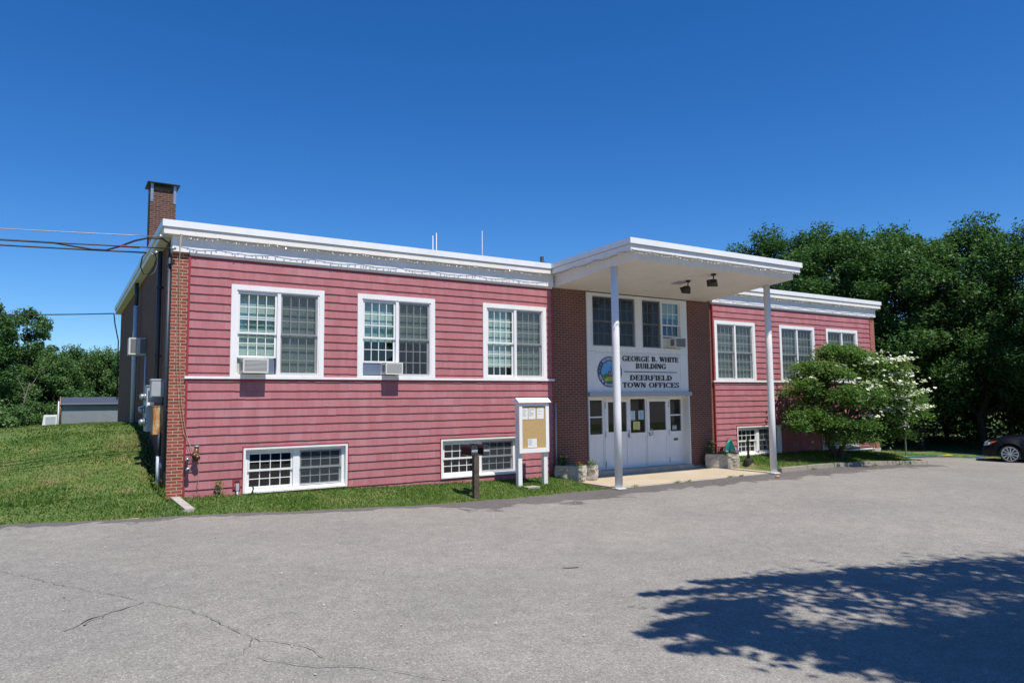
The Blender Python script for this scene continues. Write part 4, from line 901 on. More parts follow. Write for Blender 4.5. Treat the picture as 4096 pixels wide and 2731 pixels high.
# ------------------------------------------------------------------ notice board
t = thing('notice_board', 'white framed notice board on two white posts with a cork back before the left wing', 'notice board', (8.33, -1.1, -.3))
NX0, NX1, NY = 7.885, 8.80, -1.15
gz = ground(8.3, -1.15)
mb = MB(); mb.box(NX0, NX1, NY + .02, NY + .17, .51, 1.76); mb.build('board_case', M['white'], t)
mb = MB(); wall_cells(mb, NX0, NX1, .51, 1.745, NY - .02, NY + .018, [(NX0 + .09, NX1 - .105, .615, 1.69)]); mb.build('front_frame', M['white'], t)
mb = MB(); mb.box(NX0 + .09, NX1 - .105, NY + .010, NY + .0195, .615, 1.69); mb.build('cork_panel', M['cork'], t)
mb = MB(); mb.add([(NX0 - .04, NY - .07, 1.79), (NX1 + .04, NY - .07, 1.79), (NX1 + .04, NY + .09, 1.90), (NX0 - .04, NY + .09, 1.90), (NX1 + .04, NY + .25, 1.79), (NX0 - .04, NY + .25, 1.79), (NX0 - .04, NY - .07, 1.775), (NX1 + .04, NY - .07, 1.775), (NX1 + .04, NY + .25, 1.775), (NX0 - .04, NY + .25, 1.775)],
    [(0, 1, 2, 3), (3, 2, 4, 5), (6, 7, 1, 0), (7, 8, 4, 2, 1), (9, 6, 0, 3, 5), (8, 9, 5, 4), (9, 8, 7, 6)]); mb.build('little_roof', M['white'], t)
for x in (NX0 + .005, NX1 - .125):
    mb = MB(); mb.box(x, x + .115, NY + .172, NY + .285, gz - .3, 1.5) if False else mb.box(x, x + .115, NY + .05, NY + .165, gz - .3, .508); mb.build('leg', M['white'], t)
def sheet(label, x0, x1, z0, z1, n, seed):
    o = thing('paper_notice', label, 'notice', ((x0 + x1) / 2, NY, z0), 'papers pinned on the cork board'); mb = MB(); mb.box(x0, x1, NY + .003, NY + .006, z0, z1); mb.build('sheet', M['paper'], o)
    mb = MB(); r = random.Random(seed)
    for i in range(n):
        z = z1 - (z1 - z0) * (.1 + .7 * i / n); l = r.uniform(.3, .85) * (x1 - x0); mb.box(x0 + .02, x0 + .02 + l * .9, NY + .0015, NY + .0025, z - .003, z + .003)
    mb.build('print_lines', M['acgrey'], o)
sheet('white printed sheet at the top left of the cork board', 7.98, 8.16, 1.355, 1.64, 8, 1); sheet('white printed sheet at the top centre of the cork board', 8.18, 8.395, 1.355, 1.645, 8, 2); sheet('white sheet at the top right of the cork board', 8.44, 8.655, 1.355, 1.65, 3, 3); sheet('small white printed card low on the cork board', 8.15, 8.43, .64, .86, 6, 4)

# ------------------------------------------------------------------ mailboxes
t = thing('mailbox_post', 'weathered square wooden post carrying two dark mailboxes', 'post', (6.255, -1.8, -.4))
pz = .565
mb = MB(); mb.box(6.19, 6.32, -1.86, -1.75, ground(6.25, -1.8) - .3, pz); mb.build('post', M['wood'], t)
mb = MB(); mb.box(6.1, 6.62, -1.72, -1.42, pz + .002, pz + .022); mb.box(6.24, 6.40, -1.82, -1.66, pz + .003, pz + .026); mb.build('shelf_board', M['wood'], t)
for x, lb in ((6.225, 'dark maroon mailbox on the wooden post, left of the pair'), (6.545, 'dark maroon mailbox on the wooden post, right of the pair')):
    t = thing('mailbox', lb, 'mailbox', (x, -1.55, pz + .025), 'mailboxes on the post'); w_, h_ = .085, .225; prof = [(-w_, 0), (w_, 0), (w_, h_ - .07)] + [(w_ * math.cos(rad(a)), h_ - .085 + .085 * math.sin(rad(a))) for a in range(20, 180, 20)] + [(-w_, h_ - .07)]
    mb = MB(); mb.poly([(x + a, pz + .027 + b) for a, b in prof], -1.80, -1.32); mb.build('mailbox_body', M['mailbox'], t, False)
    mb = MB(); mb.poly([(x + a * .98, pz + .029 + b * .985) for a, b in prof], -1.815, -1.801); d_ = mb.build('mailbox_door', M['mailface'], t)
    mb = MB(); mb.box(x - .072, x + .075, -1.818, -1.8155, pz + .10, pz + .14); mb.build('name_label', M['paper'], d_)
    mb = MB()
    for q in range(7): mb.box(x - .062 + q * .019, x - .050 + q * .019, -1.8195, -1.8185, pz + .108, pz + .132)
    mb.build('label_print', M['ink'], d_)
    mb = MB(); mb.box(x - .012, x + .012, -1.83, -1.8155, pz + .19, pz + .235); mb.build('latch', M['black'], t)

# ------------------------------------------------------------------ planters with flowers
def trough(label, c, ang, ln, wd, ht, seed, z0=-.385):
    r = random.Random(seed); n = 9; mb = MB(); vs = []; ca, sa = math.cos(ang), math.sin(ang)
    nx_, nz_ = 16, 7
    def P(u, v, z, j): x = u * ln / 2; y = v * wd / 2; x += r.uniform(-j, j); y += r.uniform(-j, j); return (c[0] + x * ca - y * sa, c[1] + x * sa + y * ca, z0 + z + r.uniform(-j, j) * .4)
    per = []
    for i in range(nx_): per.append((-1 + 2 * i / nx_, -1))
    for i in range(6): per.append((1, -1 + 2 * i / 6))
    for i in range(nx_): per.append((1 - 2 * i / nx_, 1))
    for i in range(6): per.append((-1, 1 - 2 * i / 6))
    for k in range(nz_ + 1):
        z = ht * k / nz_; sc_ = .96 + .04 * math.sin(k / nz_ * 3.0)
        for u, v in per: vs.append(P(u * sc_ * (1 - .03 * (abs(u) > .99 and abs(v) > .99)), v * sc_, z, .017 if 0 < k < nz_ else .006))
    m_ = len(per); inner = [P(u * .86, v * .72, ht, .004) for u, v in per]; inner2 = [P(u * .86, v * .72, ht - .07, .002) for u, v in per]
    fs = [(k * m_ + i, k * m_ + (i + 1) % m_, (k + 1) * m_ + (i + 1) % m_, (k + 1) * m_ + i) for k in range(nz_) for i in range(m_)]
    b = len(vs); vs += inner; fs += [(nz_ * m_ + i, nz_ * m_ + (i + 1) % m_, b + (i + 1) % m_, b + i) for i in range(m_)]; b2 = len(vs); vs += inner2; fs += [(b + i, b + (i + 1) % m_, b2 + (i + 1) % m_, b2 + i) for i in range(m_)]
    t = thing('stone_planter', label, 'planter', (c[0], c[1], z0), 'stone planters by the entrance'); mb.add(vs, fs); mb.build('trough', M['stone'], t)
    mb = MB(); mb.add(inner2, [tuple(range(m_))]); mb.build('soil', M['soil'], t); return t
dirx = math.atan2(-.62, .62)
trough('rough granite trough planter at the foot of the brick pier left of the doors', (10.02, -.45), rad(-56), .84, .36, .42, 1)
trough('narrow granite trough planter beside the walk, right of another trough', (10.42, -.40), rad(-62), .95, .24, .42, 2)
trough('long pale granite trough planter right of the doors by the green hose', (16.08, -.48), rad(-50), 1.05, .42, .44, 3)

def leaf_mesh(name, cen, size, m, nrm=None, flat=.0, asp=.55, seed=0, mats_idx=None, fold=.18, tint=None):
    r = np.random.default_rng(seed); n = len(cen); cen = np.asarray(cen, float)
    if nrm is None:
        nrm = r.normal(size=(n, 3)); nrm[:, 2] = np.abs(nrm[:, 2]) + flat
    nrm = nrm / np.linalg.norm(nrm, axis=1, keepdims=True)
    t = r.normal(size=(n, 3)); t -= (t * nrm).sum(1, keepdims=True) * nrm; t /= np.linalg.norm(t, axis=1, keepdims=True); b = np.cross(nrm, t)
    s = (np.asarray(size) if np.ndim(size) else np.full(n, size)) * r.uniform(.65, 1.3, n); s = s[:, None]
    v = np.empty((n, 4, 3)); v[:, 0] = cen - t * s * .5; v[:, 1] = cen + b * s * asp * .5 - nrm * s * fold; v[:, 2] = cen + t * s * .5; v[:, 3] = cen - b * s * asp * .5 - nrm * s * fold
    me = bpy.data.meshes.new(name); me.vertices.add(n * 4); me.vertices.foreach_set('co', v.reshape(-1)); me.loops.add(n * 4); me.loops.foreach_set('vertex_index', np.arange(n * 4, dtype=np.int32))
    me.polygons.add(n); me.polygons.foreach_set('loop_start', np.arange(0, n * 4, 4, dtype=np.int32)); me.polygons.foreach_set('loop_total', np.full(n, 4, dtype=np.int32))
    me.materials.append(m); me.update(calc_edges=True)
    at = me.attributes.new('tint', 'FLOAT', 'FACE'); at.data.foreach_set('value', (r.random(n) if tint is None else np.clip(tint + r.uniform(-.2, .2, n), 0, 1)).astype(np.float32)); return me
def flowers(label, c, rr, h, n, petal, pn, psz, seed, leaf='weed', z=.0):
    t = thing('flower_clump', label, 'flowers', c, 'flowers in the stone planters'); r = np.random.default_rng(seed)
    p = r.normal(size=(n, 3)) * [rr * .45, rr * .45, h * .3] + [c[0], c[1], c[2] + h * .45]; p[:, 2] = np.maximum(p[:, 2], c[2] - .04); link(leaf_mesh('leaves', p, .05, M[leaf], seed=seed), 'leaves', t)
    q = r.normal(size=(pn * 5, 3)) * .012 + np.repeat(r.normal(size=(pn, 3)) * [rr * .4, rr * .4, h * .15] + [c[0], c[1] - .04, c[2] + h * .8], 5, 0); link(leaf_mesh('petals', q, psz, M[petal], seed=seed + 1, asp=.9), 'petals', t)
flowers('dark marigolds with yellow heads in the planter left of the doors', (9.95, -.2, .0), .20, .30, 260, 'petal_yellow', 2, .05, 11, 'leaf_oak')
flowers('red geraniums in the granite planter left of the doors', (10.15, -.65, .0), .14, .12, 150, 'petal_red', 5, .045, 12)
flowers('grey-lilac sprigs at the near end of the narrow planter', (10.55, -.72, .0), .15, .16, 160, 'petal_purple', 12, .02, 13)
flowers('tall dark plant with small yellow heads in the planter by the hose', (15.85, -.22, .03), .20, .42, 320, 'petal_yellow', 4, .05, 14, 'leaf_oak')
flowers('red geraniums in the long planter by the hose', (16.05, -.45, .03), .13, .20, 160, 'petal_red', 12, .055, 15)
flowers('white blooms in the long planter right of the doors', (16.05, -.62, .03), .10, .16, 120, 'petal_white', 9, .05, 16)
flowers('lilac trailing flowers at the near end of the long planter', (16.33, -.78, .03), .15, .14, 160, 'petal_purple', 30, .035, 17)
# hose on the wall
t = thing('garden_hose', 'coiled green garden hose hung on a wall hook behind the planter', 'hose', (16.95, -.1, .2))
for k in range(7):
    mb = MB(); o_ = (k - 3) * .03; bx_ = 16.72 + o_; ex_ = 17.10 + (k - 3) * .035; y = -.08 - .02 * (k % 3)
    pts = [(bx_ - .02, y, -.12 - .02 * (k % 2)), (bx_ + .03, y, .08), (16.84 + o_ * .6, y, .34), (16.90 + o_ * .3, y, .43 + .008 * k), (16.97 + o_ * .2, y, .41), (ex_ - .04, y, .1), (ex_, y, -.13)]
    mb.tube([Vector(p) for p in pts], .016, 8); mb.build('hose_loop', M['hose'], t, True)
mb = MB(); mb.tube([(16.86, 0, .5), (16.86, -.12, .5), (16.88, -.16, .54)], .01, 6); mb.tube([(16.96, 0, .47), (16.96, -.12, .47)], .01, 6); mb.build('hook', M['galv'], t)
# cigarette bin
t = thing('ash_bin', 'black bulb shaped cigarette bin with a thin neck between planter and column', 'ash bin', (16.52, -1.1, -.385)); bx_, by_ = 16.52, -1.15
mb = MB(); mb.tube([(bx_, by_, -.385), (bx_, by_, -.36), (bx_, by_, -.14), (bx_, by_, -.09), (bx_, by_, -.06)], [.15, .155, .145, .12, .06], 24); mb.build('base', M['rubber'], t, True)
mb = MB(); mb.tube([(bx_, by_, -.07), (bx_, by_, .1), (bx_, by_, .42), (bx_, by_, .43), (bx_, by_, .50), (bx_, by_, .51)], [.05, .035, .03, .045, .045, .02], 16); mb.build('neck', M['rubber'], t, True)

# ------------------------------------------------------------------ trees
def limb(mb, a, b, r0, r1, wob, r, n=6, seg=5):
    a, b = Vector(a), Vector(b); pts = []; rs = []
    for i in range(seg + 1):
        t = i / seg; p = a.lerp(b, t) + Vector((r.uniform(-1, 1), r.uniform(-1, 1), r.uniform(-.5, .5))) * wob * math.sin(math.pi * t); pts.append(p); rs.append(r0 + (r1 - r0) * t)
    mb.tube(pts, rs, n, False); return pts
def woods_tree(label, h, cr, zc0, nclump, nleaf, lsz, seed, m='leaf_oak', bark='bark', name='broadleaf_tree', spread=.55, trunk_r=.22, skew=(0, 0), full=1.0):
    """crown = many uneven leaf clumps on limbs, broad at mid height"""
    r = random.Random(seed); nr = np.random.default_rng(seed); t = thing(name, label, 'tree', (0, 0, 0)); t['_local'] = 1
    mb = MB(); top = h * .82; tp = limb(mb, (0, 0, -.6), (skew[0], skew[1], top), trunk_r, .05, .35, r, 8, 9)
    C_ = []; tints = []
    for i in range(nclump):
        u = (i + .5) / nclump; z = zc0 + (h - zc0) * (u ** .85); k = (z - zc0) / (h - zc0)
        prof = (max(0, math.sin(math.pi * min(1, (k * .86 + .14)))) ** .55) * cr
        a = i * 2.39996 + r.uniform(-.5, .5); rad_ = prof * math.sqrt(r.uniform(.12, 1.0)) * r.uniform(.85, 1.12)
        c = Vector((skew[0] * k + rad_ * math.cos(a), skew[1] * k + rad_ * math.sin(a), z + r.uniform(-.5, .4))); cs = r.uniform(.55, 1.15) * cr * .23
        q = tp[min(len(tp) - 1, max(2, int(len(tp) * (k * .7 + .15))))]
        if i % 2 == 0: limb(mb, q, c, .07 * (1.2 - k), .012, .25, r, 5, 4)
        n = int(nleaf * r.uniform(.6, 1.4)); p = nr.normal(size=(n, 3)); p /= np.linalg.norm(p, axis=1, keepdims=True) + 1e-9; p *= (nr.random((n, 1)) ** .38) * cs * np.array([1.2, 1.2, .8]) * (1 + .35 * np.sin(p[:, :1] * 5 + i) * np.sin(p[:, 1:2] * 4.3 + i * 2))
        p[:, 2] += cs * .12 * nr.normal(size=n); C_.append(p + np.array(c)); tints.append(np.full(n, .25 + .5 * r.random()))
        for _ in range(3):   # twigs that break the outline
            d = nr.normal(size=3); d[2] = abs(d[2]) * .6; d /= np.linalg.norm(d); m_ = int(n * .05); C_.append(np.array(c) + d * cs * 1.05 * np.linspace(.75, 1.2, m_)[:, None] + nr.normal(size=(m_, 3)) * cs * .13); tints.append(np.full(m_, .3 + .4 * r.random()))
    mb.build('trunk', M[bark], t, True)
    link(leaf_mesh('crown', np.concatenate(C_), lsz, M[m], flat=.5, seed=seed, tint=np.concatenate(tints)), 'crown', t); return t
def place(t, x, y, s, rz, label=None, z=None, first=False, grp=None):
    o = t if first else copy_tree(t)
    o.location = (x, y, ground(x, y) if z is None else z); o.scale = (s, s, s * 1.0); o.rotation_euler = (0, 0, rz)
    if label: o['label'] = label
    if grp: o['group'] = grp
    return o
A = woods_tree('x', 11.5, 3.7, 2.4, 92, 400, .165, 21, name='oak_tree')
B = woods_tree('x', 12.2, 4.0, 3.2, 96, 400, .165, 22, name='oak_tree', skew=(.6, -.3))
D = woods_tree('x', 10.0, 3.4, 2.0, 85, 380, .165, 23, name='oak_tree', skew=(-.4, .3))
GR = 'oaks of the dark wood right of the building'
RB = 'oak in the right-hand wood, '
spots = [ # front row, from behind the porch roof round to behind the car
 (D, 32.5, 16.5, .90, 0.4, 'leftmost and lowest, just showing over the porch roof'), (A, 33.7, 13.4, 1.0, 0, 'half hidden by the porch roof'), (B, 34.6, 11.5, 1.0, 1.1, 'over the left end of the right wing roof'), (A, 36.2, 9.0, 1.07, 2.2, 'tall rounded one above the middle of the right wing roof'),
 (D, 33.6, 6.6, 1.10, 3.0, 'low one whose edge meets the right wing roof end'), (B, 37.0, 5.3, .92, 4.1, 'behind the right brick corner'), (D, 34.8, 2.9, 1.05, 5.0, 'directly behind the white parking sign'),
 (A, 37.0, 1.2, .97, .7, 'with the highest top right of the building'), (B, 36.2, -2.2, .82, 1.9, 'spreading above the parked car'), (D, 35.4, -5.6, 1.02, 2.6, 'at the right picture edge in front'), (A, 38.6, -7.6, .98, 3.7, 'at the right picture edge behind the front one')]
used = set()
for (t0, x, y, s, rz, lb) in spots:
    place(t0, x, y, s, rz, RB + lb, z=-.85, first=t0.name not in used, grp=GR); used.add(t0.name)
rr = random.Random(3); k = 0
for row, (ox, n) in enumerate(((4.2, 8), (8.5, 8))):
    for i in range(n):
        t0 = (A, B, D)[(i + row) % 3]; x, y = 36.5 + ox + rr.uniform(-.8, .8) - (.35 * i if i < 4 else 0) * 0, 17 - i * 4.0 + rr.uniform(-.8, .8)
        place(t0, x, y, .66 + rr.uniform(0, .08) - (.1 if i < 2 else 0) - .06 * row, rr.uniform(0, 6), 'dark oak deep inside the right wood, seen through gaps', z=-1.2, grp='oaks deep in the right wood')
# leafy undergrowth filling the foot of the right wood
nr = np.random.default_rng(9)
def mass(name, label, x0, x1, y0, y1, z0, z1, n, sz, m, seed, along=None):
    r = np.random.default_rng(seed); nc = n // 60; c = r.random((nc, 3)) * [x1 - x0, y1 - y0, z1 - z0] + [x0, y0, z0]
    p = np.repeat(c, 60, 0) + r.normal(size=(nc * 60, 3)) * [.55, .55, .4]; o = link(leaf_mesh(name, p, sz, M[m], flat=.4, seed=seed, tint=np.repeat(r.uniform(.1, .7, nc), 60)), name); return tag(o, label, 'foliage', None, 'stuff')
mass('undergrowth', 'dark leafy undergrowth at the foot of the right wood', 38.5, 47, -16, 24, -1.2, 3.4, 26000, .30, 'leaf_oak', 31)
mass('distant_wood', 'far dark mass of trees closing the right wood', 50, 58, -30, 40, -2, 6.0, 45000, .42, 'leaf_oak', 32)
for i, (x, y, s) in enumerate(((33.2, 4.2, .5), (33.9, -.2, .55), (33.4, -1.9, .42), (34.2, 8.5, .6))):
    pass
# left woods beyond the mound
P1 = woods_tree('tall rounded green tree behind the shed, left of the building', 11.2, 4.4, 1.0, 80, 330, .22, 41, 'leaf_light', name='maple_tree')
P2 = woods_tree('x', 11.6, 3.9, 1.2, 75, 330, .22, 42, 'leaf_oak', name='maple_tree', skew=(.5, 0))
P3 = woods_tree('x', 12.4, 3.0, 2.0, 60, 300, .21, 43, 'leaf_oak', name='maple_tree', skew=(-.5, .4))
GL = 'trees beyond the grassy mound on the left'
for i, (t0, x, y, s, rz, z, lb) in enumerate(((P3, -6.4, 48, 1.0, 0, -2.9, 'dark tree cut by the left picture edge beyond the mound'), (P3, -4.2, 54, .98, 2, -3, 'tall slim tree whose top stands up above its neighbours on the far left'), (P1, -2.6, 50, .74, 1, -3, 'light green rounded tree above the white shed hatch'),
        (P2, -.9, 54, .79, 3, -3, 'mid green tree above the left end of the grey shed'), (P1, 1.2, 52, .79, 4, -3, 'light green tree above the middle of the grey shed'), (P2, 3.0, 55, .80, 5, -3, 'mid green tree touching the rear brick corner'), (P2, -8.6, 56, .95, 4, -3, 'dark tree behind the left picture edge'), (P2, -3.5, 56, .80, 2.5, -3, 'mid green tree filling the dip right of the tall slim one'), (P1, 5.5, 55, .78, 2, -3, 'tree hidden mostly by the rear brick corner'))):
    place(t0, x, y, s, rz, lb, z=z, first=i in (0, 2, 3), grp=GL)
for i in range(9): place((P1, P2, P3)[i % 3], -14 + i * 3.6, 63 + (i % 2) * 3, .76 + .03 * (i % 3), i * 1.3, 'background tree closing the wood on the left', z=-3, grp='second row of trees on the left')
mass('undergrowth', 'shrubby growth at the foot of the trees on the left', -12, 8, 44, 58, -3, 1.6, 26000, .30, 'leaf_oak', 33)
bush = woods_tree('bright green leafy bush at the left picture edge above the mound', 3.6, 2.2, .1, 50, 200, .16, 51, 'leaf_light', name='bush', trunk_r=.06); place(bush, -5.4, 34, 1.0, 0, z=-1.4, first=True)
bush['category'] = 'bush'; b2 = place(bush, -3.2, 35.5, .74, 2, 'bright green bush nearest the white shed hatch', z=-.9); bush['group'] = b2['group'] = 'bushes on the left'
t = thing('dead_tree', 'pale bare dead tree leaning in front of the left wood', 'tree', (-4.3, 42, -1)); mb = MB(); r = random.Random(4)
limb(mb, (-4.6, 42, -1.5), (-3.75, 42, 3.3), .09, .045, .1, r); mb.build('trunk', M['palebark'], t, True)
mb = MB(); limb(mb, (-3.95, 42, 2.3), (-4.5, 42, 3.8), .035, .018, .1, r); mb.build('branch', M['palebark'], t, True)
mb = MB(); limb(mb, (-3.8, 42, 3.0), (-3.0, 42, 4.3), .03, .014, .1, r); mb.build('branch', M['palebark'], t, True)

# ------------------------------------------------------------------ dogwood
def dogwood():
    r = random.Random(77); nr = np.random.default_rng(77); bx, by, bz = 20.75, -1.5, -.2
    t = thing('dogwood_tree', 'spreading green dogwood covered with cream flowers on its right, before the right wing', 'tree', (bx, by, bz))
    mb = MB(); stems = [limb(mb, (bx + .05 * math.cos(a), by + .05 * math.sin(a), bz - .2), (bx + .75 * math.cos(a), by + .45 * math.sin(a), bz + 1.15), .10, .06, .08, r, 8, 4) for a in (.2, 1.6, 2.9, 4.4)]
    cl = []; cx, cy = 21.35, -1.75
    for i in range(138):
        z = r.uniform(.48, 3.5); k = (z - .3) / 3.3
        prof = [1.9, 2.75, 3.0, 2.75, 2.1, .9][min(5, int(k * 6))]
        a = r.uniform(0, 6.283); q = math.sqrt(r.uniform(.15, 1)); x = cx + prof * q * math.cos(a) + (.5 if k < .55 and math.cos(a) > 0 else 0) - (.25 if k > .6 and math.cos(a) < 0 else 0); y = cy + 1.45 * q * math.sin(a) * min(1, prof / 2.4)
        if z < 1.0 and abs(x - 21.0) < .55: continue
        cl.append((x, y, z))
    cl += [(18.0, -1.9, 1.05), (18.25, -1.7, 1.3), (18.3, -1.9, .85), (18.5, -1.8, 2.2), (18.75, -1.9, 2.35), (19.0, -1.7, 2.9), (24.4, -2.0, 1.25), (24.7, -2.1, 1.35), (24.15, -2.1, 1.9), (25.0, -2.0, 1.3)]
    P = []; F = []; T_ = []; FN = []
    for i, (x, y, z) in enumerate(cl):
        if i % 3 == 0: s = stems[i % 4][-1]; limb(mb, s, (x, y, z), .035, .008, .12, r, 5, 4)
        n = int(r.uniform(380, 620)); rad_ = r.uniform(.36, .6); edge_small = i >= len(cl) - 10
        if edge_small: n = 300; rad_ = .30
        p = nr.normal(size=(n, 3)) * [rad_ * .55, rad_ * .5, rad_ * .19]; p[:, 2] -= .35 * (p[:, 0] ** 2 + p[:, 1] ** 2); P.append(p + [x, y, z]); T_.append(np.full(n, min(1, .1 + .65 * r.random() + .25 * (z > 2.2))))
        right = (x - 20.0) / 3.0
        if r.random() < .25 + .75 * max(0, min(1, right)) and .9 < z < 2.95 and y < cy + .35 and (right > -.05 or (right > -.45 and 1.2 < z < 2.8 and r.random() < .7)):
            m_ = int(r.uniform(16, 52) * max(.25, min(1.5, right + .35))); g = nr.normal(size=(m_, 3)) * [rad_ * .55, rad_ * .5, .04]; g[:, 2] += rad_ * .30; g[:, 1] -= rad_ * .25; g[:, 2] -= rad_ * 0 - .35 * (g[:, 0] ** 2 + g[:, 1] ** 2); F.append(g + [x, y, z])
    mb.build('trunk', M['bark'], t, True); P = np.concatenate(P); P[:, 1] = np.minimum(P[:, 1], -.12)
    nn = nr.normal(size=(len(P), 3)) * .55 + [0, -.1, .9]
    link(leaf_mesh('crown', P, .10, M['leaf_dog'], nrm=nn, seed=7, asp=.5, fold=.12, tint=np.concatenate(T_)), 'crown', t)
    F = np.concatenate(F); F2 = np.repeat(F, 2, 0) + np.random.default_rng(2).normal(size=(len(F) * 2, 3)) * .008; nn = nr.normal(size=(len(F2), 3)) * .3 + [0, -.35, .9]
    link(leaf_mesh('cream_flowers', F2, .13, M['bract'], nrm=nn, seed=8, asp=.75, fold=.05), 'cream_flowers', t)
dogwood()

# ------------------------------------------------------------------ the big tree behind the photographer that shades the lot
def shade_tree():
    nr = np.random.default_rng(5); r = random.Random(5)
    t = thing('shade_tree', 'large leafy tree standing behind the viewer, known by its shadow on the lot', 'tree', (11.5, -20.5, -.4))
    ktan = 1 / math.tan(rad(SUN_EL))
    poly = [(3.2, -11.25), (3.7, -10.95), (4.1, -10.5), (4.6, -10.2), (5.0, -10.0), (5.6, -10.2), (6.4, -10.45), (7.3, -10.62), (8.2, -11.0), (9.5, -11.4), (11, -12), (13, -13.5), (14, -16), (12, -18.5), (8, -19), (5.5, -17), (4.6, -15), (4.0, -13.4), (3.75, -12.6), (3.6, -12.0), (3.4, -11.6)]
    def inside(x, y):
        c = False; j = len(poly) - 1
        for i in range(len(poly)):
            (xi, yi), (xj, yj) = poly[i], poly[j]
            if (yi > y) != (yj > y) and x < (xj - xi) * (y - yi) / (yj - yi) + xi: c = not c
            j = i
        return c
    mb = MB(); P = []
    trunk = limb(mb, (11.5, -20.5, -.9), (10.2, -19.2, 8.5), .42, .16, .3, r, 10, 8)
    n = 0
    def clump(gx_, gy_, H, rad_, m_):
        c = np.array([gx_ + math.tan(rad(SUN_AZ)) * H * ktan, gy_ - H * ktan, H - .35]); p = nr.normal(size=(m_, 3)) * [rad_, rad_, rad_ * .5]; P.append(p + c); return c
    while n < 228:
        x, y = r.uniform(2.4, 14), r.uniform(-19, -9.8)
        if not inside(x, y): continue
        dx_ = min(math.dist((x, y), q) for q in poly)
        if math.dist((x, y), (8.5, -14)) > 3 and r.random() < .12: continue
        H = 6.8 + (x - 2.4) * .3 + r.uniform(-.6, 1.8); c = clump(x, y, H, r.uniform(.18, .33), 150); n += 1
        if n % 5 == 0: limb(mb, trunk[r.randint(4, 8)], Vector(c), .06, .012, .3, r, 5, 5)
    for i in range(75):   # lower limbs that fill the near corner of the shadow
        x = r.uniform(3.9, 7.5); y = r.uniform(-14.6, -12.2)
        if x - 3.7 > (-12.2 - y) * .25: clump(x, y, 7.5 + r.uniform(-.5, 1.5), r.uniform(.2, .34), 150)
    # the finger-like twigs at the left rim
    for (a, b) in (((2.75, -11.5), (4.2, -11.9)), ((2.8, -11.1), (4.2, -11.35)), ((3.55, -10.6), (5.0, -10.85)), ((3.8, -10.02), (5.3, -10.5)), ((4.75, -9.95), (5.9, -10.5)), ((6.95, -10.55), (8.0, -11.3)), ((3.1, -10.95), (4.5, -11.1)), ((3.5, -12.5), (5, -12.7)), ((5.6, -10.2), (6.8, -10.8))):
        for i in range(9): u = i / 8; clump(a[0] + (b[0] - a[0]) * u, a[1] + (b[1] - a[1]) * u, 7.2, .05 + .07 * u + .02 * (i % 2), 34)
    mb.build('trunk', M['bark'], t, True); link(leaf_mesh('crown', np.concatenate(P), .15, M['leaf_oak'], flat=.7, seed=5, asp=.7), 'crown', t)
shade_tree()
for i, (x, y, s) in enumerate(((-22, -52, 1.2), (-9, -58, 1.1), (3, -55, 1.3), (17, -56, 1.2), (30, -50, 1.1))):
    place((A, B, D)[i % 3], x, y, s, i, 'tree behind the viewer, reflected in the panes', z=-.5, grp='trees behind the viewer')

